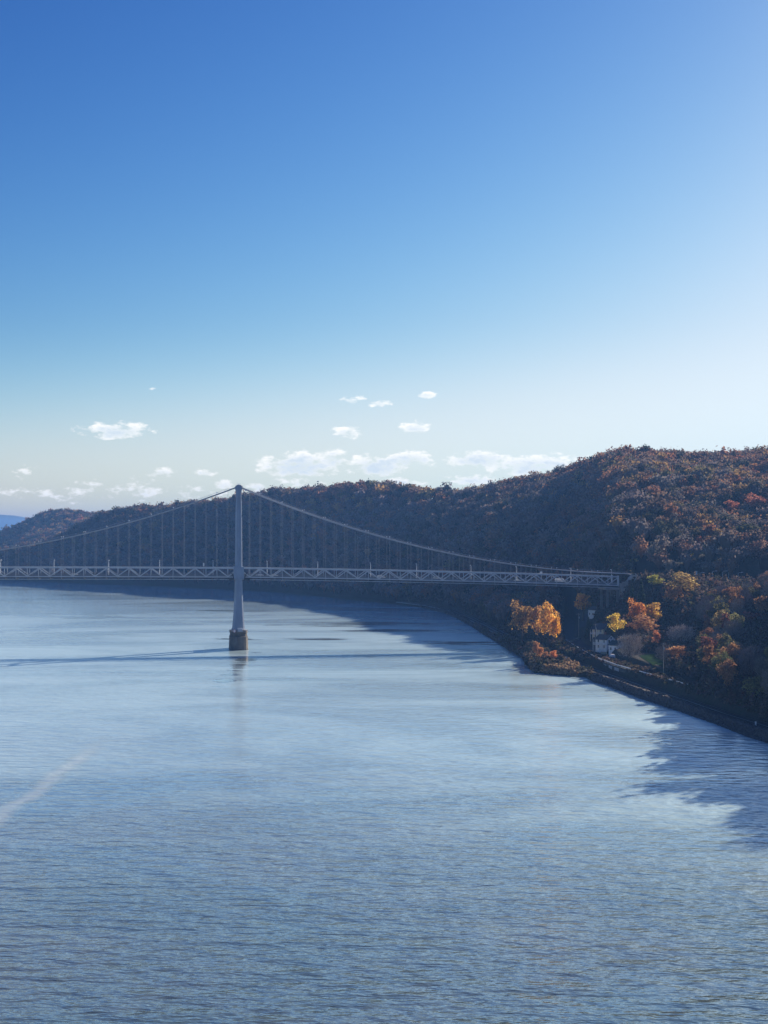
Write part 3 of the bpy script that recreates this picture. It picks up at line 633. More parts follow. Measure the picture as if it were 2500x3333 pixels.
# the far woods on the hills: nobody could count them
def forest():
    g = np.random.default_rng(3); PX = []; PY = []
    n = 150000; t = g.uniform(-.335, .62, n); Y = np.sqrt(g.uniform(300 ** 2, 3300 ** 2, n)); X = t * Y
    px = 1250 + F * t; ys, zs = ctrl(px); z = H(X, Y)
    keep = (Y > ys[1] + 7) & (z > 2.6)
    keep &= ((Y < ys[9] + 60) | ((Y > ys[11]) & (Y < ys[12] + 60) & (px < 480)))
    keep &= pdist(X, Y, RAIL) > 6.5; keep &= pdist(X, Y, ROAD) > 7; keep &= pdist(X, Y, HWY) > 11
    # leave out: the near wood of single trees, the lawns and houses
    near = (Y < 850) & (px > 2060) & (px < 2600)
    keep &= ~near
    open_ = (Y < 985) & (px > 1640) & (px <= 2060) & (Y > 600)
    keep &= ~open_
    sub = bl(0, 0)
    rel = np.stack([X, Y], 1) - sub; s = rel @ BD; w = rel @ BN
    keep &= ~((s > 215) & (s < 262) & (w > -14) & (w < 27))
    hwyd = pdist(X, Y, HWY); keep &= ~((hwyd < 30) & (px > 1990) & (Y < np.interp(X, HWY[:, 0], HWY[:, 1])))
    X, Y, z, px = X[keep], Y[keep], z[keep], px[keep]
    # thin out to a spacing of about a crown with a hash grid
    cell = 6.5; key = (np.floor(X / cell).astype(int), np.floor(Y / cell).astype(int)); seen = {}; idx = []
    for i in range(len(X)):
        k = (key[0][i], key[1][i])
        if k not in seen: seen[k] = 1; idx.append(i)
    idx = np.array(idx); X, Y, z, px = X[idx], Y[idx], z[idx], px[idx]
    ok = np.ones(len(X), bool)
    for a, b, c in TREES:
        if b > 880: ok &= ~((np.hypot(X - a, Y - b) < c * .9) | ((a / b > .1) & (abs(px - (1250 + F * a / b)) < c * F / b * .8) & (b - Y > 0) & (b - Y < 20)))
    X, Y, z = X[ok], Y[ok], z[ok]
    n = len(X); print('forest trees', n)
    pal = np.array([(.185, .155, .14), (.165, .14, .135), (.15, .13, .12), (.20, .17, .15), (.20, .135, .10), (.23, .135, .085), (.17, .115, .09), (.09, .085, .05), (.15, .13, .06), (.30, .15, .085), (.34, .22, .09), (.045, .055, .035)]) * 1.25
    wgt = np.array([15, 14, 12, 10, 10, 8, 10, 8, 5, 5.5, 2.0, 4.0]); 
    # stands of the same kind grow together
    fld = np.sin(X / 90 + 2 * np.sin(Y / 140)) * np.sin(Y / 75 + 1.1) + .5 * np.sin(X / 31 + Y / 43)
    ridge = np.clip((z - 80) / 45, 0, 1); ridge = np.where(Y > 2500, 1.0, ridge)  # russet and gold crests and far hill, their sunlit look put into colour
    col = np.zeros((n, 3)); c0 = g.choice(len(pal), n, p=wgt / wgt.sum())
    wr = np.array([4, 2, 2, 4, 14, 20, 7, 5, 8, 20, 16, 4.]); c1 = g.choice(len(pal), n, p=wr / wr.sum())
    pick = np.where(g.random(n) < np.clip(ridge * .75 + fld * .25, 0, 1), c1, c0); col = pal[pick] * g.uniform(.84, 1.16, (n, 1)) * g.uniform(.95, 1.05, (n, 3)) * (1 + .18 * np.clip(fld, -1, 1))[:, None]
    rad = np.clip(5.2 * np.exp(g.normal(0, .27, n)), 3.2, 9.0) ; hg = g.uniform(10, 16, n) * (rad / 5) ** .4
    con = pick == 11; rad[con] *= .6; hg[con] *= 1.08
    VV = []; CC = []
    k = np.clip((150000 / Y).astype(int), 70, 170)          # leaf clumps per tree
    tid = np.repeat(np.arange(n), k); m = len(tid)
    d = g.normal(size=(m, 3)); d /= np.linalg.norm(d, axis=1)[:, None]; d[:, 2] = np.where(d[:, 2] < -.2, -d[:, 2] * g.random(m), d[:, 2])
    ph = g.uniform(0, 6.28, (n, 3))[tid]
    lob = 1 + .20 * np.sin(d[:, 0] * 5 + ph[:, 0]) * np.sin(d[:, 1] * 5 + ph[:, 1]) + .14 * np.sin(d[:, 2] * 7 + ph[:, 2])
    u = (1 - g.random(m) ** 2 * .4) * lob
    R_ = rad[tid]; cz = (hg * .62)[tid]; hz = (hg * .40)[tid]
    P = np.stack([X[tid] + d[:, 0] * R_ * u, Y[tid] + d[:, 1] * R_ * u, z[tid] + cz + d[:, 2] * hz * u], 1)
    P += 0
    nn = d + g.normal(size=(m, 3)) * .6; nn /= np.linalg.norm(nn, axis=1)[:, None]
    size = g.uniform(.7, 1.4, m) * R_ * .25 * np.sqrt(75 / k[tid]) 
    V4, Q = quads_from(P, nn, size, g)
    C = col[tid] * g.uniform(.82, 1.18, (m, 1))
    # a solid heart added inside each crown to block light, and a trunk below it
    ico = np.array([(0, 0, 1), (.89, 0, .45), (.28, .85, .45), (-.72, .53, .45), (-.72, -.53, .45), (.28, -.85, .45), (0, 0, -1)])
    fac = [(0, 1, 2, 2), (0, 2, 3, 3), (0, 3, 4, 4), (0, 4, 5, 5), (0, 5, 1, 1), (6, 2, 1, 1), (6, 3, 2, 2), (6, 4, 3, 3), (6, 5, 4, 4), (6, 1, 5, 5)]
    tri = np.array([f[:3] for f in fac])
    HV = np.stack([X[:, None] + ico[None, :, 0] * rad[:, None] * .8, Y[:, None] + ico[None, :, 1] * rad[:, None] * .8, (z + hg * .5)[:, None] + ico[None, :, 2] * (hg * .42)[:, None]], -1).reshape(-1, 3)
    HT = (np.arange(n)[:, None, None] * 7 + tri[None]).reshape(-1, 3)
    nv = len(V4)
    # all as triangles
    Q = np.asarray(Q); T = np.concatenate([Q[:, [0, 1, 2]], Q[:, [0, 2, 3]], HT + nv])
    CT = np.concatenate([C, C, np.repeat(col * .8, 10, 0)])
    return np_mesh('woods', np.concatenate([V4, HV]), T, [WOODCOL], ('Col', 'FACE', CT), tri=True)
tag(link('woods', forest()), label='dense autumn woods of grey, brown and rust trees covering the hills', cat='woods', kind='stuff')

# brush along the bank
def brush(name, n, sampler, colr, size=(.5, 1.1), seed=9, hmax=1.8):
    g = np.random.default_rng(seed); X, Y = sampler(g, n); z = H(X, Y); ok = z > .2; X, Y, z = X[ok], Y[ok], z[ok]; n = len(X); k = 26
    rad = g.uniform(.8, 2.2, n); hg = g.uniform(.5, hmax, n); tid = np.repeat(np.arange(n), k); m = n * k
    d = g.normal(size=(m, 3)); d /= np.linalg.norm(d, axis=1)[:, None]; d[:, 2] = abs(d[:, 2]); u = g.uniform(.6, 1.05, m)
    P = np.stack([X[tid] + d[:, 0] * rad[tid] * u, Y[tid] + d[:, 1] * rad[tid] * u, z[tid] - .2 + d[:, 2] * hg[tid] * u], 1)
    nn = d + g.normal(size=(m, 3)) * .7; nn /= np.linalg.norm(nn, axis=1)[:, None]
    V4, Q = quads_from(P, nn, g.uniform(size[0], size[1], m), g)
    pal = np.array(colr); C = pal[g.integers(len(pal), size=n)][tid] * g.uniform(.7, 1.3, (m, 1))
    return np_mesh(name, V4, Q, [WOODCOL], ('Col', 'FACE', C))
def along(L, lo, hi):
    def f(g, n):
        P = resample(L, 3); N_ = normals(P); i = g.integers(len(P), size=n); o = g.uniform(lo, hi, n)
        Q = P[i] + N_[i] * o[:, None] + g.normal(size=(n, 2)) * .8; return Q[:, 0], Q[:, 1]
    return f
# RAIL runs away from the eye, its normal points to the hill
dark = [(.13, .105, .08), (.10, .09, .065), (.17, .13, .10), (.085, .09, .055), (.15, .105, .10)]
tag(link('bank_brush', brush('bank_brush', 1500, along(RAIL, 5.0, 13), dark)), label='dark low brush along the inland side of the railway', cat='brush', kind='stuff')
tag(link('shore_brush', brush('shore_brush', 900, along(RAIL[7:], -14, -5.5), dark, seed=10, hmax=3.2)), label='dark tangled brush between the railway and the water', cat='brush', kind='stuff')
def pt_s(g, n):
    t = g.uniform(1728, 1878, n); S = S_(t); Y = S + g.uniform(1, 24, n); return tt(t) * Y, Y
tag(link('golden_grass', brush('golden_grass', 520, pt_s, [(.46, .32, .18), (.50, .37, .21), (.38, .25, .15), (.30, .20, .12)], seed=12, hmax=2.6)), label='golden brown tall grass and scrub on the small point', cat='grass', kind='stuff')
def fld_s(g, n):
    Y = g.uniform(690, 1000, n); px = g.uniform(1640, 1830, n); X = tt(px) * Y
    ok = (pdist(X, Y, RAIL) > 5) & (pdist(X, Y, ROAD) > 5); return X[ok], Y[ok]
tag(link('scrub', brush('scrub', 2600, fld_s, dark + [(.10, .08, .04)], seed=13, size=(.7, 1.6), hmax=4.5)), label='dark scrub between the railway and the road near the point', cat='scrub', kind='stuff')
def hs_s(g, n):
    Y = g.uniform(760, 985, n); px = g.uniform(1905, 2062, n); X = tt(px) * Y
    ok = (pdist(X, Y, ROAD) > 14) & ((px > 1938) | (Y > 925)); return X[ok], Y[ok]
tag(link('undergrowth', brush('undergrowth', 2300, hs_s, dark + [(.10, .09, .04), (.12, .07, .04)], seed=14, size=(.8, 1.8), hmax=7)), label='dark undergrowth behind the houses under the bridge end', cat='undergrowth', kind='stuff')
def wd_s(g, n):
    Y = g.uniform(490, 860, n); px = g.uniform(2070, 2620, n); X = tt(px) * Y
    ok = (pdist(X, Y, RAIL) > 7) & (X > np.interp(Y, RAIL[:, 1], RAIL[:, 0])) & (pdist(X, Y, ROAD) > 6) & (pdist(X, Y, HWY) > 10) & ((px > 2170) | (Y > 692)); return X[ok], Y[ok]
tag(link('understorey', brush('understorey', 9000, wd_s, dark + [(.10, .08, .06), (.13, .08, .06), (.11, .10, .10)], seed=15, size=(.6, 1.3), hmax=6.5)), label='low twiggy understorey of the wood on the right bank', cat='undergrowth', kind='stuff')
# rocks that armour the bank
def riprap():
    g = np.random.default_rng(4); pts = []
    for t in np.concatenate([g.uniform(1930, 2700, 3600), g.uniform(1400, 1720, 900)]):
        S = S_(t); Y = S + g.uniform(-2.5, 6.0); X = tt(t) * Y; 
        if pdist(np.array([X]), np.array([Y]), RAIL)[0] < 3.9: continue
        z = h1(X, Y); pts.append((X, Y, max(z, -.2), g.uniform(.35, 1.0)))
    cube = np.array([(-1, -1, -1), (1, -1, -1), (1, 1, -1), (-1, 1, -1), (-1, -1, 1), (1, -1, 1), (1, 1, 1), (-1, 1, 1)], float)
    qf = np.array([(0, 3, 2, 1), (4, 5, 6, 7), (0, 1, 5, 4), (1, 2, 6, 5), (2, 3, 7, 6), (3, 0, 4, 7)])
    V = []; Q = []
    for i, (x, y, z, r) in enumerate(pts):
        a, _ = np.linalg.qr(g.normal(size=(3, 3))); c = cube * g.uniform(.45, 1, (8, 3)) @ a * r; V.append(c + (x, y, z)); Q.append(qf + i * 8)
    return np_mesh('riprap', np.concatenate(V), np.concatenate(Q), [M_rock])
tag(link('riprap', riprap()), label='dark broken rocks along the waterline below the railway', cat='rocks', kind='stuff')

# ------------------------------------------------------------------ suspension bridge
PN = 228.6 / 36
WF = 12.65
def ztop(s):
    if s >= 0: return 48.0 - .0155 * s - 4.7e-5 * s * s
    return 48.0 + .95 * (1 - ((s + 228.6) / 228.6) ** 2)
def zcab(s):
    if s <= 0: return 51.15 + 44.3 * ((s + 228.6) / 228.6) ** 2
    return 95.4 - .4204 * s + .000849 * s * s
DZ = 5.3
bridge = empty('suspension_bridge', (B0[0], B0[1], 0), BA)
tag(bridge, 'long grey steel suspension bridge with one tower in the river, crossing to the wooded bank', 'bridge')
SA = -40 * PN          # the part of the span that is built (beyond the left edge of the photo)
kA, kB = -40, 36
# deck
mb = MB(); rings = []
for k in range(kA, kB + 1):
    s = k * PN; z = ztop(s) - DZ; rings.append([(s, .8, z), (s, WF - .8, z), (s, WF - .8, z - .35), (s, .8, z - .35)])
deck = mb.loft(rings).build('deck', M_asph, bridge)
mb = MB()
for k in range(kA, kB + 1):
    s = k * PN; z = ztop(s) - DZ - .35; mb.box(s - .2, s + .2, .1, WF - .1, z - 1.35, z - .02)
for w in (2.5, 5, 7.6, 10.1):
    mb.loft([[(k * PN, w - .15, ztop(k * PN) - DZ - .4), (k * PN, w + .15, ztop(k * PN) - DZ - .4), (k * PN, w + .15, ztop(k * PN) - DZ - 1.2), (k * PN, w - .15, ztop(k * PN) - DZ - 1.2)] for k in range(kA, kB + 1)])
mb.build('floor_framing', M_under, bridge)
for w0 in (.55, WF - .75):
    mb = MB(); mb.loft([[(k * PN, w0, ztop(k * PN) - DZ + .75), (k * PN, w0 + .2, ztop(k * PN) - DZ + .75), (k * PN, w0 + .2, ztop(k * PN) - DZ - .3), (k * PN, w0, ztop(k * PN) - DZ - .3)] for k in range(kA, kB + 1)])
    for dz in (1.25, 1.7): mb.tube([(k * PN, w0 + .1, ztop(k * PN) - DZ + dz) for k in range(kA, kB + 1)], .06, 4)
    for k in range(kA * 3, kB * 3 + 1): s = k * PN / 3; mb.beam((s, w0 + .1, ztop(s) - DZ + .7), (s, w0 + .1, ztop(s) - DZ + 1.72), .09)
    mb.build('railing', M_rails, bridge)
mb = MB(); mb.tube([(k * PN, -.1, ztop(k * PN) - 7.05) for k in range(kA, kB + 1)], .16, 5)
for k in range(kA, kB + 1, 2): s = k * PN; mb.beam((s, -.1, ztop(s) - 5.9), (s, -.1, ztop(s) - 7.0), .12)
mb.build('inspection_rail', M_steel, bridge)
rest_d, rest_p, rest_h = MB(), MB(), MB()
for ti, w in enumerate((0.0, WF)):
    tr = empty('truss', (0, 0, 0)); tr.parent = bridge
    mb = MB(); mb.loft([[(k * PN, w - .3, ztop(k * PN)), (k * PN, w + .3, ztop(k * PN)), (k * PN, w + .3, ztop(k * PN) - .85), (k * PN, w - .3, ztop(k * PN) - .85)] for k in range(kA, kB + 1)])
    mb.build('top_chord', M_steel, tr)
    mb = MB(); mb.loft([[(k * PN, w - .3, ztop(k * PN) - 5.35), (k * PN, w + .3, ztop(k * PN) - 5.35), (k * PN, w + .3, ztop(k * PN) - 5.95), (k * PN, w - .3, ztop(k * PN) - 5.95)] for k in range(kA, kB + 1)])
    mb.build('bottom_chord', M_steel, tr)
    for k in range(kA, kB):
        s0, s1 = k * PN, (k + 1) * PN; up0 = (k % 2 == 0)
        a = (s0, w, ztop(s0) - (.8 if up0 else 5.4)); b = (s1, w, ztop(s1) - (5.4 if up0 else .8))
        ind = -22 <= k < 28; t = MB() if ind else rest_d; t.beam(a, b, .4, .55)
        if ind: t.build('diagonal', M_steel, tr)
    for k in range(kA, kB + 1):
        s = k * PN; ind = -22 <= k < 28; t = MB() if ind else rest_p; big = .5 if k in (kB,) else .28
        t.beam((s, w, ztop(s) - .8), (s, w, ztop(s) - 5.4), big)
        if ind: t.build('post', M_steel, tr)
    # main cable
    pts = [(k * PN / 2, w, zcab(k * PN / 2)) for k in range(kA * 2, kB * 2 + 1) if True]
    pts[-1] = (36 * PN, w, zcab(36 * PN))
    pts += [(36 * PN + 5.5, w, zcab(36 * PN) - .15), (36 * PN + 9, w, zcab(36 * PN) - .9)]
    cb = MB().tube(pts, .27, 8).build('main_cable', M_cable, bridge, True)
    hr = MB()
    for o_ in (-.35, .35): hr.tube([(p[0], p[1] + o_, p[2] + 1.15) for p in pts[::2] if abs(p[0]) > 2], .035, 4)
    hr.build('hand_rope', M_cable, cb)
    for k in range(kA, kB):
        if k == 0: continue
        s = k * PN; 
        if zcab(s) - ztop(s) > .9:
            ind = -22 <= k < 29; t = MB() if ind else rest_h
            for o_ in (-.17, .17): t.tube([(s + o_, w, ztop(s) - .05), (s + o_, w, zcab(s) - .1)], .030, 4, False)
            if ind: t.build('hanger', M_hang, bridge)
        if k % 2 == 0: MB().beam((s, w, zcab(s) + .2), (s, w, zcab(s) + .95), .1).ball((s, w, zcab(s) + 1.15), .27).build('cable_light', M_lampw, cb)
    # tower leg
kd = rest_d.build('more_diagonals', M_steel, bridge); kd['kind'] = 'stuff'
kp = rest_p.build('more_posts', M_steel, bridge); kp['kind'] = 'stuff'
kh = rest_h.build('more_hangers', M_hang, bridge); kh['kind'] = 'stuff'
tower = empty('tower', (0, 0, 0)); tower.parent = bridge
LEG = [(11.2, 3.75), (12.5, 3.45), (16, 3.15), (21, 2.75), (27, 2.42), (34, 2.15), (41, 2.0), (48, 1.98), (60, 1.88), (72, 1.76), (82, 1.62), (86.0, 1.55), (86.3, 1.42), (91, 1.36), (92.5, 1.50), (94, 1.85), (94.6, 2.12), (95.4, 2.15), (95.9, 1.7), (96.2, 1.1)]
for w, sgn in ((0.0, 1), (WF, -1)):
    mb = MB(); rings = []
    for z, hx in LEG:
        hy = hx * .62 if z < 86.2 else 1.0; c = .28 * hx; cw = w + sgn * max(0, (z - 11) * .0) 
        rings.append([(-hx, cw - hy + c, z), (-hx + c, cw - hy, z), (hx - c, cw - hy, z), (hx, cw - hy + c, z), (hx, cw + hy - c, z), (hx - c, cw + hy, z), (-hx + c, cw + hy, z), (-hx, cw + hy - c, z)])
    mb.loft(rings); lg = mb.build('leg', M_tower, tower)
    # raised plates and seams on the leg
    mb = MB()
    for z0, z1 in ((12.5, 34), (34, 42), (50, 86)):
        h0 = np.interp(z0, *zip(*LEG)); h1_ = np.interp(z1, *zip(*LEG))
        for sy in (-1,):
            mb.add([(-.35 * h0, w - .62 * h0 - .12, z0), (.12 * h0, w - .62 * h0 - .12, z0), (.12 * h1_, w - .62 * h1_ - .12, z1), (-.35 * h1_, w - .62 * h1_ - .12, z1),
                    (-.35 * h0, w - .62 * h0 + .3, z0), (.12 * h0, w - .62 * h0 + .3, z0), (.12 * h1_, w - .62 * h1_ + .3, z1), (-.35 * h1_, w - .62 * h1_ + .3, z1)],
                   [(0, 1, 2, 3), (0, 4, 5, 1), (1, 5, 6, 2), (2, 6, 7, 3), (3, 7, 4, 0), (4, 7, 6, 5)])
    for z in range(16, 86, 6):
        hx = float(np.interp(z, *zip(*LEG))) + .05; hy = hx * .62 + .02; c = .28 * hx
        r_ = [(-hx, w - hy + c), (-hx + c, w - hy), (hx - c, w - hy), (hx, w - hy + c), (hx, w + hy - c), (hx - c, w + hy), (-hx + c, w + hy), (-hx, w + hy - c)]
        mb.loft([[(a, b, z) for a, b in r_], [(a, b, z + .16) for a, b in r_]])
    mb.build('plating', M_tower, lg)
    MB().box(-2.9, 2.9, w - 1.9, w + 1.9, ztop(0) - 6.6, ztop(0) + .35).build('deck_collar', M_tower, tower)
mb = MB(); mb.box(-1.0, 1.0, 1.2, WF - 1.2, 88, 92.5); mb.box(-1.1, 1.1, 1.8, WF - 1.8, 60, 61.5)
for a, b in ((62, 88), (88, 62)): mb.beam((0, 1.2, a), (0, WF - 1.2, b), .9)
mb.box(-1.4, 1.4, 1.5, WF - 1.5, 36, 40)
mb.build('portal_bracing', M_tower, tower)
# tower top: lights and rods
for w in (0, WF): MB().tube([(-.9, w, 96.1), (-.9, w, 97.6)], .05, 4).tube([(.7, w, 96.1), (.7, w, 97.4)], .05, 4).ball((0, w, 96.6), .35).build('beacon', M_lampw, tower)
# scaffolding bits hung under the deck beside the tower
mb = MB(); mb.box(-5.6, -2.9, -1.2, 2, ztop(0) - 7.6, ztop(0) - 6.2); mb.box(2.9, 6.2, -1.2, 2, ztop(0) - 7.6, ztop(0) - 6.4); mb.beam((2.9, -1.3, ztop(0) - 6.9), (4.6, -1.3, ztop(0) - 2.6), .5); mb.beam((-2.9, -1.3, ztop(0) - 6.5), (-4.2, -1.3, ztop(0) - 3.2), .4)
mb.build('bearing_bracket', M_under, tower)
# pier: long, with rounded noses
def nose(hw, y0, y1, z, n=10):
    a = [(hw * math.cos(t), y0 - hw * .9 * math.sin(t), z) for t in np.linspace(0, math.pi, n)]
    b = [(hw * math.cos(t), y1 - hw * .9 * math.sin(t), z) for t in np.linspace(math.pi, 2 * math.pi, n)]
    return a + b
pier = MB().loft([nose(5.55, .5, WF - .5, -5), nose(5.5, .5, WF - .5, .6), nose(5.25, .5, WF - .5, 7.6), nose(5.2, .5, WF - .5, 7.75)]).build('pier', M_pier, bridge)
MB().loft([nose(4.9, 2.4, WF - 1.0, 7.8), nose(4.9, 2.4, WF - 1.0, 9.9)]).build('cap_wall', M_pier, pier)
MB().loft([nose(5.25, .9, WF - .9, 9.9), nose(5.25, .9, WF - .9, 10.8)]).build('cap_slab', M_pier, pier)
MB().loft([nose(5.62, .5, WF - .5, -.3), nose(5.62, .5, WF - .5, .35)]).build('waterline_ring', mat('wet_stone', (.05, .045, .04), .5), pier)
mb = MB()
for w in (0, WF): mb.loft([[(-4.1, w - 2.6, 10.8), (4.1, w - 2.6, 10.8), (4.1, w + 2.6, 10.8), (-4.1, w + 2.6, 10.8)], [(-3.7, w - 2.3, 11.6), (3.7, w - 2.3, 11.6), (3.7, w + 2.3, 11.6), (-3.7, w + 2.3, 11.6)]])
mb.build('pedestal', M_conc, pier)
# navigation boards
M_pink = mat('sign_pink', (.60, .32, .30), .6)
mb = MB(); c = Vector((-2.7, -4.4, 11.2)); mb.cur = 0
def diamond(mb, c, r, th): mb.loft([[(c[0] - r, c[1], c[2]), (c[0], c[1], c[2] - r), (c[0] + r, c[1], c[2]), (c[0], c[1], c[2] + r)], [(c[0] - r, c[1] + th, c[2]), (c[0], c[1] + th, c[2] - r), (c[0] + r, c[1] + th, c[2]), (c[0], c[1] + th, c[2] + r)]])
diamond(mb, c, 1.15, .1); mb.cur = 1; diamond(mb, (c[0], c[1] - .04, c[2]), .72, .03)
mb.tube([(-2.7, -4.25, 10.6), (-2.7, -4.25, 11.4)], .08, 5)
d_ = mb.build('navigation_board', [M_pink, M_white], pier); d_['label'] = 'pink and white diamond board'
mb = MB(); mb.box(-.9, 2.2, -3.5, -3.38, 12.1, 13.0).tube([(-.6, -3.3, 10.8), (-.6, -3.3, 12.9)], .08, 5).tube([(1.9, -3.3, 10.8), (1.9, -3.3, 12.9)], .08, 5)
d_ = mb.build('navigation_board', M_white, pier); d_['label'] = 'white rectangular board'
mb = MB(); mb.loft([[(-.9, -4.3, 10.8), (2.2, -4.3, 10.8), (2.2, -3.9, 10.8), (-.9, -3.9, 10.8)], [(-.3, -4.1, 12.1), (1.7, -4.1, 12.1), (1.7, -3.9, 12.1), (-.3, -3.9, 12.1)]]).build('board_stand', M_pole, pier)
mb = MB()
for t in np.linspace(.15, math.pi - .15, 9): mb.tube([(5.05 * math.cos(t), .9 - 4.6 * math.sin(t), 10.8), (5.05 * math.cos(t), .9 - 4.6 * math.sin(t), 11.8)], .05, 4)
mb.tube([(5.05 * math.cos(t), .9 - 4.6 * math.sin(t), 11.8) for t in np.linspace(.15, math.pi - .15, 9)], .05, 4)
mb.build('pier_railing', M_pole, pier)
# the end bent and the anchorage on land
sE = 36 * PN; zE = ztop(sE)
for w in (0.0, WF):
    MB().box(sE - .5, sE + .5, w - .5, w + .5, zE - 5.9, zE + .3).build('end_post', M_steel, bridge)
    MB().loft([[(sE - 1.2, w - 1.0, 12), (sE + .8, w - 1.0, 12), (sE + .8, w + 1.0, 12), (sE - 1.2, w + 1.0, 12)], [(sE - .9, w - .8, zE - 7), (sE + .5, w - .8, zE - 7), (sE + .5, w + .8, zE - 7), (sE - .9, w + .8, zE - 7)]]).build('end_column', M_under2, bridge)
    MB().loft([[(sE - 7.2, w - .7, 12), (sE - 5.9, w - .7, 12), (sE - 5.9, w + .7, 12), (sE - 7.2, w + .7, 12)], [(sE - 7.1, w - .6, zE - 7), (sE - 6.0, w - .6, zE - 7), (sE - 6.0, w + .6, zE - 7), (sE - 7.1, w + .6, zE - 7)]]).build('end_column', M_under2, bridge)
MB().box(sE - 8.5, sE + 1.2, -1.0, WF + 1.0, zE - 8.2, zE - 7.0).build('end_crossbeam', M_conc, bridge)
MB().box(sE + 1.4, sE + 22, -3.6, WF + 3.6, 14, zE - 4.4).build('anchorage', M_conc, bridge)
MB().box(sE + 1.4, sE + 24, -3.55, -3.2, zE - 4.4, zE - 3.2).build('parapet', M_conc, bridge)
for w in (0.0, WF):
    zt = zcab(sE) - .1; y0, y1 = w - 2.0, w + 2.0; b_ = zE - 4.4
    v = [(sE + 3.2, y0, b_), (sE + 8.6, y0, zt), (sE + 9.6, y0, zt), (sE + 18.5, y0, b_), (sE + 3.2, y1, b_), (sE + 8.6, y1, zt), (sE + 9.6, y1, zt), (sE + 18.5, y1, b_)]
    MB().add(v, [(0, 3, 2, 1), (4, 5, 6, 7), (0, 1, 5, 4), (1, 2, 6, 5), (2, 3, 7, 6), (3, 0, 4, 7)]).build('cable_housing', mat('pale_concrete', (.50, .49, .47), .85, var=.2, vscale=.3), bridge)
    MB().beam((sE + 9.8, w - 2.05, zt + .12), (sE + 18.8, w - 2.05, b_ + .12), .35, .3).build('housing_coping', M_white, bridge)

def world_b(s, w, z): p = bl(s, w); return (p[0], p[1], z)
ORD = ['first', 'second', 'third', 'fourth', 'fifth', 'sixth', 'seventh', 'eighth', 'ninth', 'tenth']
def street_lamp(loc, rz, hgt, label, group, arm=1.6, name='street_lamp', proto={}):
    key = (round(hgt), arm)
    if key not in proto:
        r = empty(name)
        MB().tube([(0, 0, 0), (0, 0, hgt * .7), (0, 0, hgt - .5), (.25 * arm, 0, hgt - .05), (arm, 0, hgt + .12)], [.17, .13, .11, .09, .07], 6).build('pole', M_lampw, r)
        MB().loft([[(arm - .5, -.25, hgt + .02), (arm - .5, .25, hgt + .02), (arm - .5, .18, hgt + .22), (arm - .5, -.18, hgt + .22)], [(arm + .7, -.3, hgt + .06), (arm + .7, .3, hgt + .06), (arm + .7, .2, hgt + .28), (arm + .7, -.2, hgt + .28)]]).build('lamp_head', M_lampw, r)
        MB().box(-.25, .25, -.25, .25, -.1, .35).build('base', M_pole, r)
        proto[key] = r
    else: r = copy_tree(proto[key])
    r.location = loc; r.rotation_euler = (0, 0, rz); tag(r, label, 'street lamp', group); return r
def s_of(px): # s on the near truss for a photo column
    t = tt(px); return (t * B0[1] - B0[0]) / (BD[0] - t * BD[1])
LX = [-170, 2, 176, 354, 520, 694, 870, 1035, 1207, 1357, 1534, 1683, 1859, 1992]
li = ri = 0
left = [x for x in LX if x < 778][::-1]; right = [x for x in LX if x > 778]
for i, x in enumerate(left):
    s = s_of(x); street_lamp(world_b(s, .95, ztop(s) - DZ), BA + R(90), 9.0, f'pale street lamp on the bridge deck, {ORD[i]} to the left of the tower', 'street lamps along the bridge')
for i, x in enumerate(right):
    s = s_of(x); street_lamp(world_b(s, .95, ztop(s) - DZ), BA + R(90), 9.0, f'pale street lamp on the bridge deck, {ORD[i]} to the right of the tower', 'street lamps along the bridge')
# highway poles beyond the bridge
for i, (x, top) in enumerate(((2278, 1864), (2318, 1859), (2352, 1860), (2371, 1861), (2402, 1864), (2490, 1861))):
    w_ = (6.3 + (12 if i == 3 else -9)); t = tt(x); p = bl(0, w_); s = (t * p[1] - p[0]) / (BD[0] - t * BD[1]); P = bl(s, w_)
    street_lamp((P[0], P[1], HWYZ), BA if i == 3 else BA, CAMZ - (top - HZ) / F * P[1] - HWYZ, f'tall thin light pole beside the highway, {ORD[i]} from the left', 'light poles along the highway', 2.4)
def sign(loc, rz, w, h, post, m, label, name='road_sign', cat='sign', col2=None):
    r = empty(name, loc, rz); MB().tube([(0, .05, 0), (0, .05, post + h)], .06, 5).build('post', M_pole, r)
    MB().box(-w / 2, w / 2, -.05, 0, post, post + h).build('panel', m, r); tag(r, label, cat); return r
s = s_of(1776); sign(world_b(s, WF - 1.4, ztop(s) - DZ), BA, 1.5, 2.2, 4.2, M_white, 'white upright sign panel on the bridge deck near its land end')
s = s_of(664); sign(world_b(s, WF - 1.4, ztop(s) - DZ), BA, .9, 1.8, 5.8, M_white, 'small white sign on a post above the truss left of the tower')
P = bl(s_of(2292), 14); sign((P[0], P[1], HWYZ), BA, 1.4, 2.4, 2.6, M_white, 'white sign between the first two highway light poles')

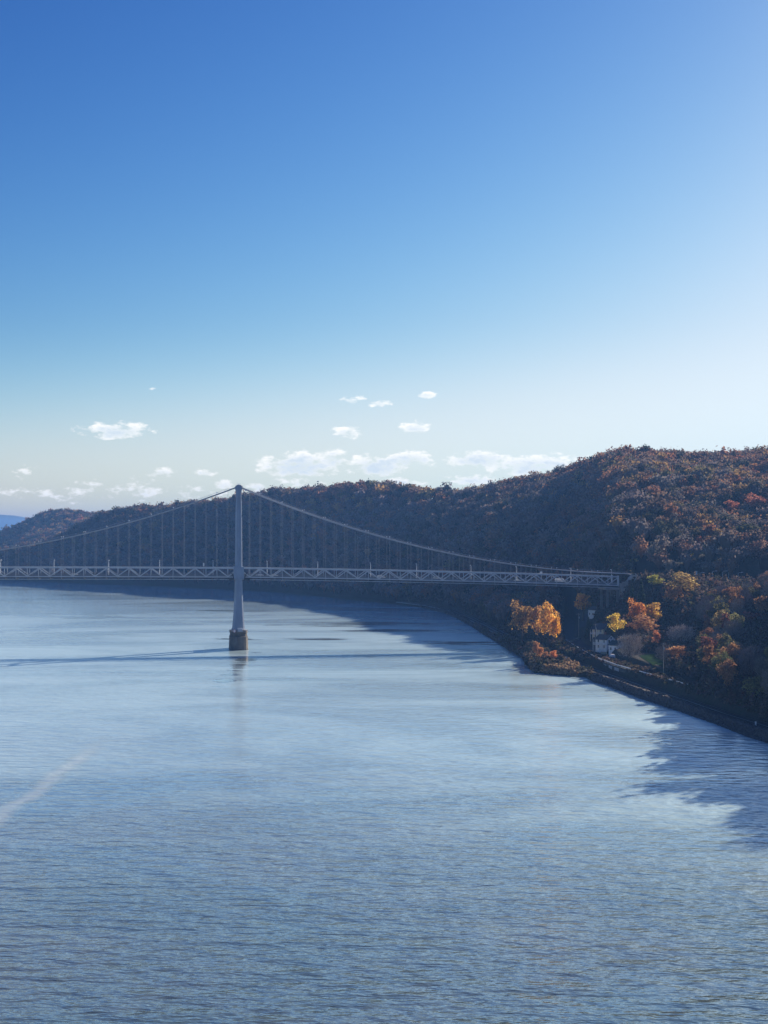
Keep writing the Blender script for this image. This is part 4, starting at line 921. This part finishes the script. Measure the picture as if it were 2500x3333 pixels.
# vehicles
def car(kind, colr, loc, rz, label, group=None, name=None):
    L, Wd, Hh = {'car': (4.6, 1.85, 1.5), 'suv': (4.9, 1.95, 1.85), 'van': (6.2, 2.15, 2.7)}[kind]
    r = empty(name or {'car': 'car', 'suv': 'car', 'van': 'van'}[kind], loc, rz)
    paint = mat('paint_%02x%02x%02x' % tuple(int(c * 255) for c in colr), colr, .35, spec=.5)
    hb = Hh * .56
    if kind == 'van': prof = [(-.5, .18), (-.5, .92), (-.47, 1), (.30, 1), (.40, .62), (.49, .52), (.5, .18)]
    elif kind == 'suv': prof = [(-.5, .2), (-.49, .58), (-.44, .96), (-.40, 1), (.10, 1), (.24, .62), (.46, .54), (.5, .45), (.5, .2)]
    else: prof = [(-.5, .22), (-.5, .56), (-.44, .62), (-.34, .66), (-.22, .98), (-.15, 1), (.06, 1), (.22, .66), (.45, .56), (.5, .46), (.5, .22)]
    def ringp(y, k): return [(a * L * (1 if b < .6 else .985), y * (k if b > .66 else 1), b * Hh) for a, b in prof]
    MB().loft([ringp(-Wd / 2, .86), ringp(-Wd / 2 * .0, 1), ringp(Wd / 2, .86)]).build('body', paint, r)
    g = MB()
    x0, x1 = {'car': (-.24, .12), 'suv': (-.42, .13), 'van': (.14, .33)}[kind]
    for sy in (-1, 1): g.loft([[(x0 * L, sy * (Wd / 2 * .90), .64 * Hh), (x1 * L + .2, sy * (Wd / 2 * .90), .64 * Hh), (x1 * L + .2, sy * (Wd / 2 * .95), .64 * Hh), (x0 * L, sy * (Wd / 2 * .95), .64 * Hh)], [(x0 * L + .25, sy * (Wd / 2 * .87), .93 * Hh), (x1 * L - .3, sy * (Wd / 2 * .87), .93 * Hh), (x1 * L - .3, sy * (Wd / 2 * .90), .93 * Hh), (x0 * L + .25, sy * (Wd / 2 * .90), .93 * Hh)]])
    g.build('window', M_glass, r)
    for sx_ in (-.31, .32):
        for sy in (-1, 1): 
            wl = MB().tube([(sx_ * L, sy * (Wd / 2 - .2), .34), (sx_ * L, sy * (Wd / 2 + .02), .34)], .34, 12).build('wheel', M_black, r)
            MB().tube([(sx_ * L, sy * (Wd / 2 + .0), .34), (sx_ * L, sy * (Wd / 2 + .04), .34)], .2, 8).build('rim', M_pole, wl)
    for sy in (-1, 1):
        MB().box(L * .485, L * .503, sy * Wd * .38 - .2, sy * Wd * .38 + .2, Hh * .40, Hh * .50).build('headlight', M_lampw, r)
        MB().box(-L * .503, -L * .487, sy * Wd * .4 - .15, sy * Wd * .4 + .15, Hh * .42, Hh * .54).build('tail_light', mat('tail_red', (.45, .02, .02), .4), r)
    tag(r, label, 'van' if kind == 'van' else 'car', group); return r
for (px, w, kind, col, fl, lab) in (
        (1243, 3.0, 'suv', (.75, .75, .74), 0, 'white car with headlights towards the bank, halfway between the tower and the land end'),
        (1426, 3.0, 'suv', (.52, .55, .58), 0, 'silver car on the bridge deck right of the white car'),
        (1827, 3.0, 'van', (.78, .78, .77), 0, 'white van on the bridge deck near the land end'),
        (848, 9.4, 'car', (.75, .76, .76), 1, 'white car on the bridge deck just right of the tower'),
        (894, 3.0, 'car', (.60, .60, .60), 0, 'light grey car second to the right of the tower on the bridge'),
        (240, 3.0, 'car', (.45, .47, .46), 0, 'grey car on the left part of the bridge deck'),
        (305, 9.4, 'suv', (.05, .055, .07), 1, 'black car on the left part of the bridge deck'),
        (466, 3.0, 'suv', (.12, .14, .18), 1, 'dark blue car on the bridge between the second and third lamps left of the tower'),
        (1303, 9.4, 'car', (.35, .38, .42), 1, 'blue grey car on the far lane of the bridge between white and silver cars'),
        (1688, 3.0, 'car', (.70, .72, .72), 0, 'pale car on the bridge deck left of the white van')):
    s = s_of(px); dsl = math.atan((ztop(s + 1) - ztop(s - 1)) / 2)
    c = car(kind, col, world_b(s, w, ztop(s) - DZ + .02), BA + (math.pi if fl else 0), lab, 'vehicles crossing the bridge')
car('suv', (.80, .80, .80), (*wp(1991, 2141, 6.1), ROADZ + .12), R(98), 'white car parked on the riverside road below the dark-roofed cottage')

# ------------------------------------------------------------------ houses
def house(name, loc, rz, L, Wd, hw, hr, wallm, roofm, label, porch=True, windows=3, storeys=1, chimney=False):
    """ridge along local x; gable end at +x; porch along the -y side"""
    r = empty(name, loc, rz); x0, x1, y0, y1 = -L / 2, L / 2, -Wd / 2, Wd / 2
    mb = MB(); prof = [(y0, -1.5), (y1, -1.5), (y1, hw), (0, hw + hr), (y0, hw)]
    mb.loft([[(x0, a, b) for a, b in prof], [(x1, a, b) for a, b in prof]]); mb.build('wall', wallm, r)
    mb = MB(); e = .45; sl = hr / (Wd / 2); t = .22
    pr = [(y0 - e, hw - e * sl), (0, hw + hr), (y1 + e, hw - e * sl), (y1 + e, hw - e * sl + t), (0, hw + hr + t * 1.1), (y0 - e, hw - e * sl + t)]
    mb.loft([[(x0 - e, a, b + .02) for a, b in pr], [(x1 + e, a, b + .02) for a, b in pr]]); rf = mb.build('roof', roofm, r)
    if chimney: MB().box(-L * .1, -L * .1 + .8, -.2, .7, hw + hr * .6, hw + hr + 1.3).build('chimney', mat('brick', (.22, .10, .07), .9), rf)
    def win(cx, cy, cz, w, h, face):
        fr = MB(); gl = MB()
        if face == 'x': fr.box(x1 + .003, x1 + .07, cy - w / 2 - .12, cy + w / 2 + .12, cz - h / 2 - .12, cz + h / 2 + .12); gl.box(x1 + .05, x1 + .10, cy - w / 2, cy + w / 2, cz - h / 2, cz + h / 2)
        else: fr.box(cx - w / 2 - .12, cx + w / 2 + .12, y0 - .07, y0 - .003, cz - h / 2 - .12, cz + h / 2 + .12); gl.box(cx - w / 2, cx + w / 2, y0 - .10, y0 - .05, cz - h / 2, cz + h / 2)
        f = fr.build('window', M_white, r); gl.build('pane', M_glass, f)
    for st in range(storeys):
        cz = 1.6 + st * 2.8
        for k in range(2): win(0, y0 + Wd * (.28 + .44 * k), cz, 1.0, 1.4, 'x')
        for k in range(windows): win(x0 + L * (k + .5) / windows, 0, cz, 1.0, 1.4, 'y')
    win(0, 0, hw + hr * .3, .8, 1.0, 'x')
    MB().box(x1 + .004, x1 + .08, -.5, .5, 0, 2.05).build('door', mat('door_paint', (.20, .22, .26), .5), r) if storeys == 1 and windows < 3 else None
    if porch:
        pz = 0 if storeys == 1 else 2.8; D = 2.2; pr_ = MB()
        pr_.box(x0, x1, y0 - D, y0 - .15, pz - .2, pz); pw = pr_.build('porch', M_white, r)
        mb = MB(); n = 6
        for k in range(n): x = x0 + .1 + (L - .2) * k / (n - 1); mb.box(x - .08, x + .08, y0 - D, y0 - D + .16, -1.5, pz + 2.45)
        mb.build('porch_posts', M_white, pw)
        mb = MB(); mb.box(x0, x1, y0 - D - .03, y0 - D + .05, pz + .85, pz + .97)
        for k in range(int(L / .3)): mb.box(x0 + k * .3, x0 + k * .3 + .07, y0 - D, y0 - D + .04, pz, pz + .85)
        mb.build('porch_railing', M_white, pw)
        mb = MB(); mb.loft([[(x0 - .2, y0 - D - .3, pz + 2.45), (x0 - .2, y0 - .12, pz + 3.0), (x0 - .2, y0 - .12, pz + 3.14), (x0 - .2, y0 - D - .3, pz + 2.6)], [(x1 + .2, y0 - D - .3, pz + 2.45), (x1 + .2, y0 - .12, pz + 3.0), (x1 + .2, y0 - .12, pz + 3.14), (x1 + .2, y0 - D - .3, pz + 2.6)]]).build('porch_roof', roofm, pw)
    tag(r, label, 'house'); return r
def hz_(px, py, z): X, Y = wp(px, py, z); return (X, Y, z)
house('house', hz_(1959, 2078, 9.5), R(-48), 7.6, 7.0, 5.8, 2.4, M_cream, M_roof, 'cream two-storey house with slate roof and white porch, rearmost of the riverside houses', True, 2, 2)
house('house', hz_(1970, 2113, 8.0), R(-52), 7.6, 6.4, 5.4, 2.1, M_siding, M_roofb, 'white two-storey house with brown roof, between the cream house and the cottage', True, 2, 2, True)
house('cottage', hz_(2006, 2121, 8.0), R(-52), 6.0, 5.2, 3.6, 1.9, M_siding, M_roofg, 'small white cottage with dark green roof, nearest to the road', False, 2, 1)
house('house', hz_(1943, 2006, 16.0), R(-62), 9.0, 7.0, 4.2, 1.8, mat('grey_siding', (.5, .52, .54), .6), M_roof, 'pale house half hidden in trees below the land end of the bridge', False, 3, 1)
house('shed', hz_(1917, 2062, 8.5), R(-60), 3.0, 2.6, 3.6, 1.0, M_siding, M_roof, 'narrow pale shed left of the cream house', False, 1, 1)

# ------------------------------------------------------------------ railway, wall, rails, poles
rt = empty('railway_track', (RAIL[5][0], RAIL[5][1], 0)); tag(rt, 'dark double railway track curving along the river bank', 'railway track')
off = Vector((-RAIL[5][0], -RAIL[5][1], 0))
for c0 in (-1.75, 1.75):
    for g_ in (-.72, .72):
        P = offset_line(RAIL, c0 + g_); mb = MB()
        mb.loft([[(p[0] + off.x - .08, p[1] + off.y, RAILZ + .15), (p[0] + off.x + .08, p[1] + off.y, RAILZ + .15), (p[0] + off.x + .08, p[1] + off.y, RAILZ + .36), (p[0] + off.x - .08, p[1] + off.y, RAILZ + .36)] for p in P]); mb.build('rail', M_rail, rt)
mb = MB(); P = resample(RAIL, .9); N_ = normals(P)
for c0 in (-1.75, 1.75):
    for p, n in zip(P, N_):
        a = p + n * (c0 - 1.25); b = p + n * (c0 + 1.25); mb.beam((a[0] + off.x, a[1] + off.y, RAILZ + .08), (b[0] + off.x, b[1] + off.y, RAILZ + .08), .26, .14)
sl = mb.build('sleepers', M_tie, rt); sl['kind'] = 'stuff'
def poly_between(L, y0, y1, off_):
    P = offset_line(L, off_, 3); m = (P[:, 1] >= y0) & (P[:, 1] <= y1); return P[m]
def wall_thing(name, P, z0, z1, th, m, label, cat, panels=()):
    o = empty(name, (P[0][0], P[0][1], 0)); N_ = normals(P); mb = MB(); rings = []
    f = lambda q, z: (q[0] - P[0][0], q[1] - P[0][1], z)
    for p, n in zip(P, N_): a = p + n * th / 2; b = p - n * th / 2; rings.append([f(a, z0), f(b, z0), f(b, z1), f(a, z1)])
    mb.loft(rings); mb.build('wall_face', m, o); tag(o, label, cat)
    cs = np.concatenate([[0], np.cumsum(np.hypot(*(P[1:] - P[:-1]).T))])
    for (d0, d1, a_, b_, pm) in panels:
        q = [np.array([np.interp(d, cs, P[:, 0]), np.interp(d, cs, P[:, 1])]) for d in (d0, d1)]
        n = normals(np.array(q))[0]
        sgn = -1 if (n[0] > 0) else 1
        rr = [(q[0] + sgn * n * (th / 2 + e)) for e in (.003, .12)] + [(q[1] + sgn * n * (th / 2 + e)) for e in (.12, .003)]
        MB().loft([[f(p, a_) for p in rr], [f(p, b_) for p in rr]]).build('painted_panel', pm, o)
    return o
# ROAD runs towards the eye here, so its normal points to the river
RW = poly_between(ROAD, 722, 866, 5.2)
pan = []; g = random.Random(3); d = 3.0
M_pan = [mat('pale_graffiti', (.50, .50, .52), .7, var=.5, vscale=.9), mat('grey_graffiti', (.30, .34, .37), .7, var=.5, vscale=.8), mat('green_grey_graffiti', (.22, .29, .27), .7, var=.5, vscale=.8)]
while d < 140:
    w = g.uniform(2.5, 7); 
    if g.random() < .75 and not (100 < d < 120): pan.append((d, d + w, 3.2, 5.7 - g.uniform(0, .5), M_pan[g.randrange(3)]))
    d += w + g.uniform(.4, 1.6)
M_old = mat('old_wall', (.13, .13, .115), .95, var=.5, vscale=.5)
wall_thing('retaining_wall', RW, .5, ROADZ + .2, .6, M_old, 'long dark concrete retaining wall with pale painted patches between the road and the railway', 'wall', pan)
wall_thing('retaining_wall', poly_between(ROAD, 646, 690, 5.2), .5, ROADZ + .1, .6, M_old, 'short retaining wall with three pale painted patches below the cottage', 'wall', [(4, 9, 3.0, 5.2, M_pan[1]), (14, 20, 3.2, 5.4, M_pan[0]), (24, 31, 3.2, 5.4, M_pan[0])])
def guardrail(P, z, label):
    o = empty('guardrail', (P[0][0], P[0][1], 0)); f = lambda q, zz: (q[0] - P[0][0], q[1] - P[0][1], zz); tag(o, label, 'guardrail', 'guardrails along the riverside road')
    MB().loft([[f(p + np.array((-.10, 0)), z + .45), f(p + np.array((.10, 0)), z + .45), f(p + np.array((.10, 0)), z + .9), f(p + np.array((-.10, 0)), z + .9)] for p in P]).build('rail', M_white, o)
    for p in P[::2]: MB().beam(f(p, z - .3), f(p, z + .5), .15).build('post', M_pole, o)
guardrail(poly_between(ROAD, 640, 826, 4.9), ROADZ, 'long pale guardrail on top of the painted retaining wall')
guardrail(poly_between(ROAD, 606, 632, 4.9), ROADZ, 'short pale guardrail piece right of the half-bare grey tree')
guardrail(poly_between(ROAD, 574, 603, 4.9), ROADZ, 'pale guardrail piece at the right end of the riverside road')
def kerbwall(pts, z, label):
    P = resample(np.array([wp(a, b, z) for a, b in pts]), 2); o = wall_thing('low_wall', P, z - 1.0, z + .55, .5, M_tan, label, 'low wall')
kerbwall([(1846, 2089), (1862, 2086), (1886, 2076)], 6.6, 'low tan kerb wall at the foot of the tall utility pole')
kerbwall([(1800, 2070), (1815, 2062), (1830, 2051)], 6.6, 'low tan wall at the far side of the road junction')
kerbwall([(1902, 2122), (1914, 2122), (1926, 2120)], 6.4, 'short tan kerb wall at the lawn edge below the shed')
kerbwall([(1955, 2124), (1975, 2125)], 6.8, 'short tan kerb wall in front of the white house')
kerbwall([(2108, 2182), (2134, 2177)], 6.8, 'short pale wall piece at the lawn edge by the rusty orange tree')
def utility_pole(px, pb, pt, z, label, arms=1, rz=0):
    X, Y = wp(px, pb, z); hg = (pb - pt) * Y / F; r = empty('utility_pole', (X, Y, z), rz); tag(r, label, 'utility pole')
    MB().tube([(0, 0, -1), (0, 0, hg)], [.2, .13], 7).build('pole', mat('pale_wood', (.36, .33, .27), .85, var=.2, vscale=1), r)
    for k in range(arms):
        c = MB().beam((-1.3, 0, hg - .6 - k * 1.0), (1.3, 0, hg - .6 - k * 1.0), .14).build('crossarm', M_wood, r)
        for x in (-1.1, -.4, .4, 1.1): MB().tube([(x, 0, hg - .55 - k), (x, 0, hg - .3 - k)], .06, 5).build('insulator', M_pole, c)
    MB().tube([(.3, 0, hg - 3.0), (.3, 0, hg - 2.0)], .25, 8).build('transformer', M_pole, r)
    return (X, Y, z + hg)
a = utility_pole(1883, 2077, 1996, 6.8, 'tall pale utility pole at the road junction')
b = utility_pole(1938, 2116, 2030, 7.6, 'thin brown utility pole in front of the cream house')
c = utility_pole(2158, 2190, 2092, 6.6, 'dark utility pole by the rusty orange tree', rz=R(20))
def wire(p, q, sag, label):
    P = [(p[0] + (q[0] - p[0]) * t, p[1] + (q[1] - p[1]) * t, p[2] - .6 + (q[2] - p[2]) * t - sag * 4 * t * (1 - t)) for t in np.linspace(0, 1, 14)]
    tag(MB().tube(P, .03, 4).build('overhead_wire', M_black), label, 'wire')
wire(a, b, 1.0, 'overhead wire between the tall junction pole and the pole by the cream house')
wire(b, c, 1.8, 'overhead wire between the pole by the cream house and the dark pole')
# white marker by the track and small white bits
X, Y = wp(2457, 2362, 2.4); r = empty('marker_post', (X, Y, 2.3)); MB().box(-.22, .22, -.22, .22, 0, 1.5).build('post', M_white, r); MB().box(-.26, .26, -.26, .26, 1.5, 1.65).build('cap', M_white, r); tag(r, 'short white marker post beside the railway at the right edge', 'marker post')
X, Y = wp(1872, 2146, 2.6); r = empty('relay_cabinet', (X - 4.8, Y, 2.2)); MB().box(-.6, .6, -.5, .5, 0, 1.6).build('cabinet', M_pole, r); MB().box(-.7, .7, -.6, .6, 1.6, 1.72).build('lid', M_white, r); tag(r, 'small grey cabinet beside the railway near the point', 'cabinet')

# ------------------------------------------------------------------ haze
def haze():
    mb = MB().box(-9000, 2600, -250, 15900, -1.0 - 3.0, 215); m = bpy.data.materials.new('haze'); m.use_nodes = True; N = NT(m.node_tree)
    v = N.n('ShaderNodeVolumePrincipled', None, Color=(.19, .45, 1.0, 1), Density=HAZE, Anisotropy=.1)
    o = N.n('ShaderNodeOutputMaterial'); N.link(v.outputs[0], o.inputs['Volume'])
    tag(mb.build('haze', m), kind='stuff')
HAZE = 0.95e-4
haze()
